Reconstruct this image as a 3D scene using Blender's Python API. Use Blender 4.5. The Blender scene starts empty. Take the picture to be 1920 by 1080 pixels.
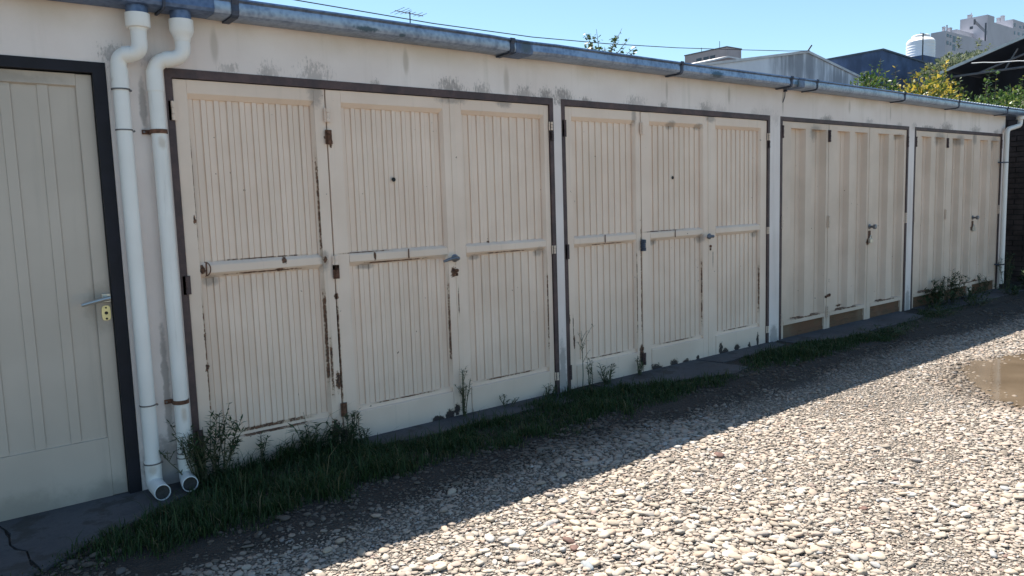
import bpy, bmesh, math, random
import numpy as np
from mathutils import Matrix, Vector

scene = bpy.context.scene
COL = scene.collection

# ------------------------------------------------------------------ camera
cam_data = bpy.data.cameras.new('camera')
cam = bpy.data.objects.new('camera', cam_data)
COL.objects.link(cam)
cam_data.sensor_width = 36.0
cam_data.lens = 1431.86 / 1920.0 * 36.0
cam_data.clip_start = 0.05
cam_data.clip_end = 3000
F = Vector((0.61372316, 0.78169578, -0.11088548))
R = Vector((0.78402099, -0.6199562, -0.03107083))
U = Vector((0.09303208, 0.06786766, 0.99334738))
cam.matrix_world = Matrix(((R.x, U.x, -F.x, 0.0), (R.y, U.y, -F.y, -3.838257),
                           (R.z, U.z, -F.z, 1.307523), (0, 0, 0, 1)))
scene.camera = cam

# ------------------------------------------------------------------ light
SUN = Vector((0.06, 1.0, 1.99)).normalized()          # towards the sun
elev = math.asin(SUN.z)
world = bpy.data.worlds.new('World')
scene.world = world
world.use_nodes = True
wn = world.node_tree
bg = wn.nodes['Background']
sky = wn.nodes.new('ShaderNodeTexSky')
sky.sky_type = 'NISHITA'
sky.sun_disc = False
sky.sun_elevation = elev
sky.sun_rotation = math.atan2(SUN.x, SUN.y)
sky.altitude = 0
sky.air_density = 1.0
sky.dust_density = 0.4
sky.ozone_density = 1.6
tint = wn.nodes.new('ShaderNodeMix'); tint.data_type = 'RGBA'; tint.blend_type = 'MULTIPLY'
tint.inputs[0].default_value = 1.0; tint.inputs[7].default_value = (0.87, 1.0, 0.99, 1)
wn.links.new(sky.outputs[0], tint.inputs[6])
wn.links.new(tint.outputs[2], bg.inputs[0])
bg.inputs[1].default_value = 0.068
sun_data = bpy.data.lights.new('sun', 'SUN')
sun = bpy.data.objects.new('sun', sun_data)
COL.objects.link(sun)
sun_data.energy = 4.4
sun_data.angle = math.radians(0.53)
sun_data.color = (1.0, 0.95, 0.87)
sun.rotation_euler = SUN.to_track_quat('Z', 'Y').to_euler()

scene.view_settings.view_transform = 'Standard'
scene.view_settings.look = 'None'
scene.view_settings.exposure = 1.48
scene.view_settings.gamma = 1.0
scene.view_settings.use_curve_mapping = False
scene.render.engine = 'CYCLES'
scene.cycles.use_denoising = True
scene.cycles.max_bounces = 8
scene.cycles.diffuse_bounces = 5

random.seed(7)
rng = np.random.default_rng(11)

# ------------------------------------------------------------------ helpers
WLOC = {}


def link(o, parent=None, loc=(0, 0, 0)):
    COL.objects.link(o)
    loc = Vector(loc)
    if parent is not None:
        o.parent = parent
        o.location = loc - WLOC[parent.name]
    else:
        o.location = loc
    WLOC[o.name] = loc
    return o


def tag(o, label=None, cat=None, group=None, kind=None):
    if label: o['label'] = label
    if cat: o['category'] = cat
    if group: o['group'] = group
    if kind: o['kind'] = kind
    return o


def empty(name, loc, label, cat, group=None):
    o = bpy.data.objects.new(name, None)
    o.empty_display_size = 0.1
    link(o, None, loc)
    return tag(o, label, cat, group)


def part_empty(name, parent, loc):
    o = bpy.data.objects.new(name, None)
    return link(o, parent, loc)


class MB:
    def __init__(self):
        self.v, self.f = [], []

    def add(self, vs, fs):
        n = len(self.v)
        self.v += [tuple(p) for p in vs]
        self.f += [tuple(i + n for i in f) for f in fs]
        return self

    def box(self, x0, x1, y0, y1, z0, z1):
        return self.add([(x0, y0, z0), (x1, y0, z0), (x1, y1, z0), (x0, y1, z0),
                         (x0, y0, z1), (x1, y0, z1), (x1, y1, z1), (x0, y1, z1)],
                        [(0, 1, 5, 4), (1, 2, 6, 5), (2, 3, 7, 6), (3, 0, 4, 7), (4, 5, 6, 7), (3, 2, 1, 0)])

    def cbox(self, x0, x1, y0, y1, z0, z1, c=0.004):
        """box whose front (low y) edges are chamfered"""
        vs = [(x0 + c, y0, z0 + c), (x1 - c, y0, z0 + c), (x1 - c, y0, z1 - c), (x0 + c, y0, z1 - c),
              (x0, y0 + c, z0), (x1, y0 + c, z0), (x1, y0 + c, z1), (x0, y0 + c, z1),
              (x0, y1, z0), (x1, y1, z0), (x1, y1, z1), (x0, y1, z1)]
        fs = [(0, 1, 2, 3)]
        for i in range(4):
            j = (i + 1) % 4
            fs += [(i + 4, j + 4, j, i), (i + 8, j + 8, j + 4, i + 4)]
        fs.append((11, 10, 9, 8))
        return self.add(vs, fs)

    def prism(self, prof, axis, a, b):
        """closed profile of 2-d points extruded along an axis from a to b"""
        n = len(prof)
        mk = {'x': lambda p, t: (t, p[0], p[1]), 'y': lambda p, t: (p[0], t, p[1]),
              'z': lambda p, t: (p[0], p[1], t)}[axis]
        vs = [mk(p, a) for p in prof] + [mk(p, b) for p in prof]
        fs = [(i, (i + 1) % n, (i + 1) % n + n, i + n) for i in range(n)]
        fs += [tuple(range(n - 1, -1, -1)), tuple(range(n, 2 * n))]
        return self.add(vs, fs)

    def loft(self, rings, closed=True, caps=True):
        n = len(rings[0])
        vs = [p for r in rings for p in r]
        fs = []
        for k in range(len(rings) - 1):
            for i in range(n if closed else n - 1):
                j = (i + 1) % n
                fs.append((k * n + i, k * n + j, (k + 1) * n + j, (k + 1) * n + i))
        if caps:
            fs.append(tuple(range(n - 1, -1, -1)))
            m = (len(rings) - 1) * n
            fs.append(tuple(range(m, m + n)))
        return self.add(vs, fs)

    def tube(self, path, rad, n=12, caps=True):
        path = [Vector(p) for p in path]
        if not hasattr(rad, '__len__'): rad = [rad] * len(path)
        rings, prev, pt = [], None, None
        for k, p in enumerate(path):
            fw = next((q - p for q in path[k + 1:] if (q - p).length > 1e-6), None)
            bk = next((p - q for q in reversed(path[:k]) if (q - p).length > 1e-6), None)
            if fw is None: t = bk
            elif bk is None: t = fw
            elif fw.normalized().dot(bk.normalized()) < -.5: t = bk
            else: t = fw.normalized() + bk.normalized()
            t = t.normalized()
            if pt is not None and t.dot(pt) < -.3: t = -t          # path folds back on itself (open pipe ends)
            pt = t
            if prev is None:
                a = Vector((0, 0, 1)) if abs(t.z) < 0.9 else Vector((1, 0, 0))
                u = t.cross(a).normalized()
            else:
                u = (prev - t * prev.dot(t)).normalized()
            prev = u
            w = t.cross(u)
            rings.append([tuple(p + (u * math.cos(q) + w * math.sin(q)) * rad[k])
                          for q in (2 * math.pi * i / n for i in range(n))])
        return self.loft(rings, True, caps)

    def lathe(self, c, axis, prof, n=16):
        """prof: list of (offset along axis, radius)"""
        return self.tube([Vector(c) + Vector(axis) * a for a, r in prof], [max(r, 1e-4) for a, r in prof], n)

    def build(self, name, m, parent=None, loc=(0, 0, 0), smooth=False, sharp=35):
        me = bpy.data.meshes.new(name)
        L = Vector(loc)
        me.from_pydata([tuple(Vector(p) - L) for p in self.v], [], self.f)
        bm = bmesh.new(); bm.from_mesh(me)
        bmesh.ops.recalc_face_normals(bm, faces=bm.faces)
        bm.to_mesh(me); bm.free()
        if smooth:
            me.shade_smooth()
            me.set_sharp_from_angle(angle=math.radians(sharp))
        me.materials.append(m)
        o = bpy.data.objects.new(name, me)
        return link(o, parent, loc)


def np_mesh(name, verts, faces, m, smooth=True):
    """verts (N,3), faces (M,k) with one k"""
    me = bpy.data.meshes.new(name)
    k = faces.shape[1]
    me.vertices.add(len(verts)); me.vertices.foreach_set('co', np.ascontiguousarray(verts, np.float32).ravel())
    me.loops.add(faces.size); me.loops.foreach_set('vertex_index', np.ascontiguousarray(faces, np.int32).ravel())
    me.polygons.add(len(faces))
    me.polygons.foreach_set('loop_start', np.arange(0, faces.size, k, dtype=np.int32))
    me.update(calc_edges=True)
    if smooth: me.shade_smooth()
    else: me.shade_flat()
    me.materials.append(m)
    return me


# ------------------------------------------------------------------ materials
class NT:
    def __init__(self, name):
        self.m = bpy.data.materials.new(name)
        self.m.use_nodes = True
        self.t = self.m.node_tree
        self.b = self.t.nodes['Principled BSDF']

    def n(self, kind, **kw):
        o = self.t.nodes.new(kind)
        for k, v in kw.items(): setattr(o, k, v)
        return o

    def set(self, sock, val):
        if isinstance(val, bpy.types.NodeSocket): self.t.links.new(val, sock)
        elif isinstance(val, tuple) and len(val) == 3 and sock.type == 'RGBA': sock.default_value = val + (1,)
        else: sock.default_value = val

    def pos(self): return self.n('ShaderNodeNewGeometry').outputs['Position']

    def island(self): return self.n('ShaderNodeNewGeometry').outputs['Random Per Island']

    def scaled(self, v, s):
        o = self.n('ShaderNodeVectorMath', operation='MULTIPLY')
        self.set(o.inputs[0], v); o.inputs[1].default_value = s
        return o.outputs[0]

    def noise(self, scale, detail=3, rough=0.55, vec=None, dist=0.0):
        o = self.n('ShaderNodeTexNoise')
        self.set(o.inputs['Vector'], vec if vec is not None else self.pos())
        o.inputs['Scale'].default_value = scale; o.inputs['Detail'].default_value = detail
        o.inputs['Roughness'].default_value = rough; o.inputs['Distortion'].default_value = dist
        return o.outputs['Fac']

    def math(self, op, a, b=0.0, clamp=False):
        o = self.n('ShaderNodeMath', operation=op, use_clamp=clamp)
        self.set(o.inputs[0], a); self.set(o.inputs[1], b)
        return o.outputs[0]

    def step(self, v, a, b, to0=0.0, to1=1.0):
        o = self.n('ShaderNodeMapRange', interpolation_type='SMOOTHSTEP')
        self.set(o.inputs[0], v)
        o.inputs[1].default_value = a; o.inputs[2].default_value = b
        o.inputs[3].default_value = to0; o.inputs[4].default_value = to1
        return o.outputs[0]

    def mix(self, f, a, b, blend='MIX'):
        o = self.n('ShaderNodeMix', data_type='RGBA', blend_type=blend)
        self.set(o.inputs[0], f); self.set(o.inputs[6], a); self.set(o.inputs[7], b)
        return o.outputs[2]

    def ramp(self, f, stops, interp='LINEAR'):
        o = self.n('ShaderNodeValToRGB')
        o.color_ramp.interpolation = interp
        el = o.color_ramp.elements
        while len(el) < len(stops): el.new(0.5)
        for e, (p, c) in zip(el, stops):
            e.position = p; e.color = tuple(c) + (1,)
        self.set(o.inputs[0], f)
        return o.outputs[0]

    def spots(self, lst, box=False):
        """greatest of several stain masks; each (x, z, rx, rz) in world metres on the facade"""
        p = self.pos(); acc = None
        for (x, z, rx, rz) in lst:
            s = self.n('ShaderNodeVectorMath', operation='SUBTRACT')
            self.set(s.inputs[0], p); s.inputs[1].default_value = (x, 0, z)
            m = self.n('ShaderNodeVectorMath', operation='MULTIPLY')
            self.set(m.inputs[0], s.outputs[0]); m.inputs[1].default_value = (1 / rx, 0, 1 / rz)
            if box:
                a = self.n('ShaderNodeVectorMath', operation='ABSOLUTE'); self.set(a.inputs[0], m.outputs[0])
                q = self.n('ShaderNodeSeparateXYZ'); self.set(q.inputs[0], a.outputs[0])
                d = self.math('MAXIMUM', q.outputs[0], q.outputs[2])
            else:
                l = self.n('ShaderNodeVectorMath', operation='LENGTH'); self.set(l.inputs[0], m.outputs[0])
                d = l.outputs['Value']
            v = self.math('SUBTRACT', 1.0, d, True)
            acc = v if acc is None else self.math('MAXIMUM', acc, v)
        return acc

    def bump(self, h, strength, dist=0.01, normal=None):
        o = self.n('ShaderNodeBump')
        o.inputs['Strength'].default_value = strength; o.inputs['Distance'].default_value = dist
        self.set(o.inputs['Height'], h)
        if normal is not None: self.set(o.inputs['Normal'], normal)
        self.set(self.b.inputs['Normal'], o.outputs[0])
        return o.outputs[0]

    def out(self, col, rough=0.6, metal=0.0, spec=None):
        self.set(self.b.inputs['Base Color'], col)
        self.set(self.b.inputs['Roughness'], rough)
        self.set(self.b.inputs['Metallic'], metal)
        if spec is not None: self.b.inputs['Specular IOR Level'].default_value = spec
        return self.m


def plain(name, col, rough=0.6, metal=0.0, var=0.25, scale=12.0, bump=0.15):
    t = NT(name)
    f = t.noise(scale, 5, 0.6)
    c = t.mix(t.step(f, 0.3, 0.7), tuple(v * (1 - var) for v in col), tuple(min(1, v * (1 + var)) for v in col))
    if bump: t.bump(t.noise(scale * 6, 3), bump, 0.004)
    return t.out(c, rough, metal)


def plaster():
    t = NT('white_plaster')
    base = t.mix(t.step(t.noise(1.6, 4), 0.3, 0.7), (0.76, 0.665, 0.615), (0.84, 0.76, 0.715))
    streak = t.noise(1.0, 4, 0.6, t.scaled(t.pos(), (9.0, 9.0, 0.7)))
    base = t.mix(t.step(streak, 0.52, 0.75, 0, 0.35), base, (0.50, 0.45, 0.38))
    # mottled beige band near the top of the wall, drip streaks at gutter joints
    sep = t.n('ShaderNodeSeparateXYZ'); t.set(sep.inputs[0], t.pos())
    band = t.math('MULTIPLY', t.step(sep.outputs[2], 2.07, 2.2), t.step(t.noise(2.2, 5), 0.3, 0.62))
    base = t.mix(t.math('MULTIPLY', band, 0.5), base, (0.55, 0.46, 0.34))
    drip = t.spots([(3.02, 2.06, .035, .16), (4.54, 2.10, .02, .12), (6.07, 2.10, .025, .17), (1.24, 2.10, .03, .12), (2.3, 2.12, .03, .1), (5.3, 2.12, .025, .1), (7.2, 2.12, .03, .1), (8.02, 2.10, .025, .13), (9.3, 2.12, .025, .1)])
    base = t.mix(t.math('MULTIPLY', t.step(t.math('ADD', drip, t.math('MULTIPLY', streak, .6)), .45, 1.0), .45), base, (0.36, 0.30, 0.24))
    # mould fans growing up from the steel lintels
    sp = [(1.30, 2.0, .10, .06), (1.505, 1.99, .12, .11), (1.745, 1.985, .19, .17), (2.1, 1.985, .06, .05),
          (2.60, 1.985, .21, .13), (2.83, 1.985, .13, .10), (3.16, 1.985, .17, .11), (3.34, 1.99, .12, .11),
          (3.49, 1.99, .19, .12), (3.70, 1.985, .1, .05), (4.21, 1.985, .22, .12), (4.5, 1.985, .1, .06), (5.02, 1.985, .2, .14),
          (5.18, 1.985, .17, .12), (5.66, 1.985, .12, .09), (5.83, 1.985, .26, .14), (5.97, 1.96, .09, .12), (6.79, 1.985, .2, .09),
          (7.6, 1.985, .2, .09), (8.22, 1.985, .12, .06), (8.56, 1.98, .13, .09), (9.35, 1.985, .33, .15),
          (8.9, 1.985, .3, .05), (10.16, 1.985, .3, .13), (10.8, 1.99, .22, .10), (0.80, 2.02, .12, .1), (.95, 2.01, .1, .06)]
    mask = t.spots(sp)
    fine = t.noise(80, 5, 0.8, t.scaled(t.pos(), (1.0, 1.0, 0.33)))
    mid = t.noise(17, 3)
    q = t.math('ADD', t.math('MULTIPLY', mask, 0.42), t.math('ADD', t.math('MULTIPLY', fine, 1.0), t.math('MULTIPLY', mid, 0.25)))
    q = t.math('MULTIPLY', t.step(q, 0.80, 0.98), t.step(mask, 0.0, 0.22))
    base = t.mix(t.math('MULTIPLY', q, t.step(t.noise(1.7, 2), .35, .62, .15, .62)), base, (0.10, 0.088, 0.082))
    # scuffs and flaked feet of the pillars
    feet = t.spots([(5.955, 0.02, .12, .25), (3.437, .1, .06, .5), (8.50, 0.05, .1, .35), (0.87, .1, .2, .25), (0.9, 0.45, .03, .6), (0.9, 1.8, .03, .2)], False)
    ff = t.math('ADD', feet, t.noise(14, 6, 0.7))
    base = t.mix(t.math('MULTIPLY', t.step(ff, 0.80, 1.15), 0.6), base, (0.20, 0.18, 0.165))
    chips = t.step(t.noise(34, 4, 0.7), 0.735, 0.76)
    base = t.mix(t.math('MULTIPLY', chips, 0.6), base, (0.3, 0.26, 0.22))
    h = t.math('ADD', t.math('MULTIPLY', t.noise(3.0, 3), 2.0), t.noise(70, 4, 0.7))
    t.bump(h, 0.35, 0.006)
    return t.out(base, 0.85)


def cream(name, a, b, xa=-9, xb=99, rustier=0.0):
    t = NT(name)
    near = lambda l: [q for q in l if xa < q[0] < xb] or [(-50, 0, .1, .1)]
    base = t.mix(t.step(t.noise(2.3, 4), 0.3, 0.7), a, b)
    obj = t.n('ShaderNodeObjectInfo')
    base = t.mix(t.step(obj.outputs['Random'], 0, 1, 0, 0.10), base, (0.52, 0.44, 0.34))
    streak = t.noise(1.0, 4, 0.65, t.scaled(t.pos(), (26.0, 1.0, 0.9)))
    base = t.mix(t.step(streak, 0.55, 0.8, 0, 0.3), base, (0.42, 0.35, 0.26))
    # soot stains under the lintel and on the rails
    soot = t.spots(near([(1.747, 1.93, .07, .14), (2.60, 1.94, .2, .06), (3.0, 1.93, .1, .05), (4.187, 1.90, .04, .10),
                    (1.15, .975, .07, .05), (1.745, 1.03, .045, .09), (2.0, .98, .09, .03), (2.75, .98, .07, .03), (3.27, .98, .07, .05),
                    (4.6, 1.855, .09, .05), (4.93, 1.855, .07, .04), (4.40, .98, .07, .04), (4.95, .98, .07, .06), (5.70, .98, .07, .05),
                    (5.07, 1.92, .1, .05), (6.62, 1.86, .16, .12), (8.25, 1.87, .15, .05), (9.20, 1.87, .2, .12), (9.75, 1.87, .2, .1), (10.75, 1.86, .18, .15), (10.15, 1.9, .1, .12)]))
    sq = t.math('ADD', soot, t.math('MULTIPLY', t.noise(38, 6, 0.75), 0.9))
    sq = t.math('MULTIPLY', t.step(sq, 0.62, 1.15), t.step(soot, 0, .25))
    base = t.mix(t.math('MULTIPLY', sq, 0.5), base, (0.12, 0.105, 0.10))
    # rust: along seams and bottoms of panels, at hinges, plus scattered chips
    lines = t.spots(near([(1.733, 0.62, .014, .52), (1.732, 1.30, .009, .5), (1.752, .45, .016, .3), (1.803, .50, .013, .55), (1.10, .60, .012, .5), (1.10, 1.4, .006, .5),
                     (1.42, .192, .35, .016), (1.42, .165, .35, .008), (2.2, .19, .4, .008), (3.0, .19, .4, .009), (2.535, .6, .008, .45), (3.325, .6, .007, .5),
                     (1.42, .998, .36, .009), (2.2, .998, .38, .009), (3.0, .998, .38, .008), (3.9, .998, .36, .007), (1.42, 1.068, .36, .006),
                     (4.2, .6, .007, .6), (4.245, .7, .012, .75), (3.49, .4, .012, .38), (3.548, .42, .008, .17), (4.97, .55, .007, .5), (5.75, .5, .008, .4),
                     (3.9, .19, .36, .008), (4.66, .19, .36, .009), (5.45, .19, .34, .008), (5.10, .8, .008, .12), (2.60, .72, .008, .15),
                     (2.0, 1.06, .3, .006), (4.5, 1.06, .4, .006), (6.5, .17, .5, .012), (7.2, .17, .45, .012), (8.0, .17, .42, .012), (9.0, .17, .5, .012), (10.0, .17, .9, .012)]), True)
    patch = t.spots(near([(1.785, .36, .03, .10), (1.748, 1.03, .022, .04), (1.524, 1.045, .026, .03), (1.50, 1.0, .05, .015), (1.818, 1.66, .022, .04), (1.80, .83, .02, .03),
                     (1.755, .08, .045, .12), (1.80, .05, .05, .1), (2.573, .90, .035, .05), (2.506, .03, .06, .06), (2.42, .015, .09, .035), (2.56, .05, .04, .07),
                     (4.40, .005, .13, .08), (4.606, .01, .09, .08), (4.75, .01, .08, .04), (4.902, .02, .03, .03), (5.253, .01, .09, .07), (5.422, .03, .06, .06), (5.20, .03, .05, .12), (5.60, .02, .04, .05), (5.72, .05, .03, .12),
                     (4.24, .14, .045, .14), (3.507, .50, .02, .11), (3.49, .2, .03, .2), (3.555, .34, .012, .08), (1.11, 1.03, .018, .035), (1.10, .55, .02, .04),
                     (1.10, .70, .016, .05), (1.09, 1.27, .012, .04), (6.87, .33, .07, .02), (7.61, .8, .05, .06), (10.15, .83, .06, .06),
                     (7.15, .20, .1, .02), (9.0, .165, .16, .03), (10.3, .18, .15, .03), (3.4, .22, .03, .05), (2.86, 1.068, .02, .012), (2.05, 1.04, .015, .04)]))
    n1 = t.noise(23, 6, 0.72); n2 = t.noise(75, 4, 0.7)
    rl = t.math('ADD', t.math('MULTIPLY', t.step(lines, 0, .75), 0.40), t.math('ADD', t.math('MULTIPLY', n1, 0.55), t.math('MULTIPLY', n2, 0.45)))
    rl = t.math('MULTIPLY', t.step(rl, 0.80, 0.90), t.step(lines, 0.0, 0.1))
    rp = t.math('ADD', t.math('MULTIPLY', patch, 0.6), t.math('ADD', t.math('MULTIPLY', n1, 1.0), t.math('MULTIPLY', n2, 0.55)))
    rp = t.math('MULTIPLY', t.step(rp, 1.02, 1.09), t.step(patch, 0, .08))
    halo = t.math('MULTIPLY', t.step(t.math('ADD', t.math('MAXIMUM', lines, patch), t.math('MULTIPLY', n1, .5)), .45, 1.0), 0.5)
    halo = t.math('MULTIPLY', halo, t.step(t.math('MAXIMUM', lines, patch), 0, .2))
    chip = t.step(t.math('ADD', t.math('MULTIPLY', t.noise(30, 2, 0.5), .8), t.math('MULTIPLY', t.noise(7, 2), .2)), 0.715 - rustier, 0.73 - rustier)
    base = t.mix(halo, base, (0.36, 0.22, 0.10))
    rust_col = t.mix(t.step(n2, .4, .6), (0.06, 0.036, 0.028), (0.19, 0.095, 0.055))
    sz = t.n('ShaderNodeSeparateXYZ'); t.set(sz.inputs[0], t.pos())
    rust_col = t.mix(t.step(sz.outputs[2], .10, .16, .8, 0), rust_col, (0.045, 0.040, 0.040))     # rotted, mossy feet of the sheets
    r = t.math('MAXIMUM', t.math('MAXIMUM', rl, rp), t.math('MULTIPLY', chip, 0.85))
    base = t.mix(r, base, rust_col)
    t.bump(t.math('ADD', t.noise(5, 2), t.math('MULTIPLY', r, -0.6)), 0.18, 0.006)
    return t.out(base, t.step(r, 0, 1, 0.48, 0.9), 0.0, 0.4)


def galvanised(name, dark, light, rough=0.42, metal=0.55):
    t = NT(name)
    v = t.n('ShaderNodeTexVoronoi'); t.set(v.inputs['Vector'], t.pos()); v.inputs['Scale'].default_value = 45
    f = t.math('ADD', t.math('MULTIPLY', v.outputs['Distance'], .35), t.noise(9, 6, .7))
    c = t.mix(t.step(f, .4, .85), dark, light)
    streak = t.noise(1.0, 4, .6, t.scaled(t.pos(), (24., 3., 3.)))
    c = t.mix(t.step(streak, .5, .8, 0, .4), c, tuple(x * .55 for x in dark))
    st = t.spots([(1.98, 2.235, .16, .03), (2.2, 2.225, .05, .02), (3.06, 2.25, .1, .09), (4.95, 2.23, .18, .06), (6.05, 2.24, .1, .07)])
    c = t.mix(t.math('MULTIPLY', t.step(t.math('ADD', st, t.math('MULTIPLY', t.noise(40, 5, .7), .8)), .85, 1.15), t.step(st, 0, .2)), c, (0.07, 0.11, 0.15))
    t.bump(t.noise(6, 3), .25, .01)
    return t.out(c, rough, metal)


def steel_frame():
    t = NT('brown_steel_frame')
    c = t.mix(t.step(t.noise(7, 5, .7), .35, .7), (0.050, 0.032, 0.034), (0.105, 0.062, 0.058))
    w = t.step(t.noise(1, 6, .75, t.scaled(t.pos(), (5, 20, 30))), .66, .74)
    c = t.mix(t.math('MULTIPLY', w, .5), c, (0.30, 0.26, 0.25))
    w2 = t.step(t.noise(1, 6, .75, t.scaled(t.pos(), (30, 20, 3))), .62, .72)
    c = t.mix(t.math('MULTIPLY', w2, .6), c, (0.15, 0.055, 0.03))
    t.bump(t.noise(60, 4), .3, .003)
    return t.out(c, 0.6)


def wood_board():
    t = NT('brown_kick_wood')
    g = t.noise(1.0, 6, .65, t.scaled(t.pos(), (3., 3., 60.)), 1.2)
    c = t.ramp(g, [(.25, (0.06, 0.034, 0.02)), (.5, (0.145, 0.08, 0.042)), (.75, (0.22, 0.125, 0.062))])
    p = t.step(t.math('ADD', t.noise(6, 5, .7), t.math('MULTIPLY', t.noise(22, 3), .3)), .58, .72)
    c = t.mix(p, c, (0.175, 0.082, 0.042))
    gr = t.step(t.noise(3, 4), .5, .72)
    c = t.mix(t.math('MULTIPLY', gr, .5), c, (0.22, 0.18, 0.12))
    t.bump(g, .4, .004)
    return t.out(c, 0.85)


def pvc():
    t = NT('white_pvc')
    c = t.mix(t.step(t.noise(3, 4), .3, .7), (0.77, 0.745, 0.70), (0.83, 0.81, 0.77))
    d = t.noise(1, 5, .7, t.scaled(t.pos(), (20, 20, 1.2)))
    c = t.mix(t.step(d, .56, .8, 0, .5), c, (0.42, 0.39, 0.35))
    sp = t.spots([(.76, 1.90, .02, .03), (.95, 1.63, .04, .06), (.95, .36, .03, .08), (.79, .12, .04, .05)])
    c = t.mix(t.math('MULTIPLY', t.step(t.math('ADD', sp, t.math('MULTIPLY', t.noise(30, 4), .6)), .6, 1.2), .5), c, (0.40, 0.30, 0.20))
    t.bump(t.noise(8, 2), .05, .01)
    return t.out(c, 0.38)


def gravel_ground():
    t = NT('gravel_ground')
    p = t.pos()
    v = t.n('ShaderNodeTexVoronoi'); t.set(v.inputs['Vector'], p); v.inputs['Scale'].default_value = 62
    v2 = t.n('ShaderNodeTexVoronoi'); t.set(v2.inputs['Vector'], p); v2.inputs['Scale'].default_value = 150
    sepc = t.n('ShaderNodeSeparateColor'); t.set(sepc.inputs[0], v.outputs['Color'])
    c = t.ramp(sepc.outputs[0], [(0, (0.12, 0.105, 0.09)), (.4, (0.20, 0.175, 0.145)), (.75, (0.27, 0.235, 0.195)), (1, (0.36, 0.33, 0.29))])
    c = t.mix(t.step(v.outputs['Distance'], .35, .62), c, (0.11, 0.095, 0.08))
    c = t.mix(t.step(t.noise(1.3, 5), .5, .68, 0, .6), c, (0.17, 0.14, 0.11))
    sp = t.n('ShaderNodeSeparateXYZ'); t.set(sp.inputs[0], p)
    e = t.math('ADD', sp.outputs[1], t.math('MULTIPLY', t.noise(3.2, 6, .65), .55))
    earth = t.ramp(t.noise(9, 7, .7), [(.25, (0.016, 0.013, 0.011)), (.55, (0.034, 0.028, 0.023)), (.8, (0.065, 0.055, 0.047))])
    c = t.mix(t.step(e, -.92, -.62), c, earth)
    h = t.math('ADD', t.math('MULTIPLY', v.outputs['Distance'], -1.0), t.math('MULTIPLY', v2.outputs['Distance'], -.4))
    t.bump(h, .9, .014)
    return t.out(c, 0.9)


def soil():
    t = NT('damp_soil')
    c = t.ramp(t.noise(9, 7, .7), [(.25, (0.016, 0.013, 0.011)), (.55, (0.034, 0.028, 0.023)), (.8, (0.065, 0.055, 0.047))])
    t.bump(t.noise(40, 6, .7), .9, .02)
    return t.out(c, 0.95)


def concrete(name, a, b):
    t = NT(name)
    c = t.mix(t.step(t.noise(2.5, 6, .65), .3, .7), a, b)
    c = t.mix(t.step(t.noise(70, 3, .7), .56, .75, 0, .5), c, tuple(x * .5 for x in a))
    c = t.mix(t.step(t.noise(5, 6, .7), .50, .62, 0, .75), c, (0.036, 0.030, 0.025))
    t.bump(t.noise(50, 5, .7), .4, .006)
    return t.out(c, 0.9)


def stones(name, dark=False):
    t = NT(name)
    r = t.island()
    if dark is False:
        c = t.ramp(r, [(0, (0.15, 0.125, 0.10)), (.10, (0.25, 0.215, 0.175)), (.3, (0.335, 0.275, 0.225)), (.5, (0.375, 0.315, 0.262)),
                       (.66, (0.33, 0.30, 0.26)), (.78, (0.41, 0.345, 0.282)), (.88, (0.40, 0.29, 0.22)), (.94, (0.27, 0.27, 0.27)), (.975, (0.50, 0.465, 0.42)), (1, (0.16, 0.09, 0.07))])
    c = t.mix(t.step(t.noise(55, 4, .65), .35, .75, 0, .35), c, (0.22, 0.18, 0.14))
    sp = t.n('ShaderNodeSeparateXYZ'); t.set(sp.inputs[0], t.pos())     # muddy beside the soil strip, the dark tone also standing in for shade
    mud_shade = t.math('ADD', sp.outputs[1], t.math('MULTIPLY', t.noise(4, 4), .4))
    c = t.mix(t.step(mud_shade, -.98, -.56, 0, .85), c, (0.055, 0.045, 0.037))
    v = t.n('ShaderNodeVectorMath', operation='DISTANCE'); t.set(v.inputs[0], t.scaled(t.pos(), (1, 1.35, 0))); v.inputs[1].default_value = (6.05, -2.24 * 1.35, 0)
    wet = t.math('ADD', v.outputs['Value'], t.math('MULTIPLY', t.noise(5, 4), .35))
    c = t.mix(t.step(wet, 1.12, 1.36, .62, 0), c, (0.12, 0.09, 0.065))
    t.bump(t.noise(90, 3), .25, .004)
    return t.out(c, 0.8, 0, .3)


def single_stones():
    t = NT('single_stone')
    r = t.n('ShaderNodeObjectInfo').outputs['Random']
    c = t.ramp(r, [(0, (0.30, 0.25, 0.20)), (.2, (0.40, 0.335, 0.26)), (.4, (0.33, 0.30, 0.265)), (.55, (0.45, 0.385, 0.30)), (.7, (0.37, 0.28, 0.215)),
                   (.8, (0.28, 0.28, 0.28)), (.9, (0.55, 0.51, 0.45)), (1, (0.46, 0.38, 0.28))])
    c = t.mix(t.step(t.noise(50, 5, .65), .35, .75, 0, .4), c, (0.22, 0.18, 0.14))
    t.bump(t.noise(80, 3), .25, .004)
    return t.out(c, 0.8, 0, .3)


def leaf(name, stops, rough=0.5, trans=0.35):
    t = NT(name)
    c = t.ramp(t.island(), stops)
    t.out(c, rough, 0, .35)
    tr = t.n('ShaderNodeBsdfTranslucent'); t.set(tr.inputs[0], c)
    mx = t.n('ShaderNodeMixShader'); mx.inputs[0].default_value = trans
    t.t.links.new(t.b.outputs[0], mx.inputs[1]); t.t.links.new(tr.outputs[0], mx.inputs[2])
    t.t.links.new(mx.outputs[0], t.t.nodes['Material Output'].inputs[0])
    return t.m


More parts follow.
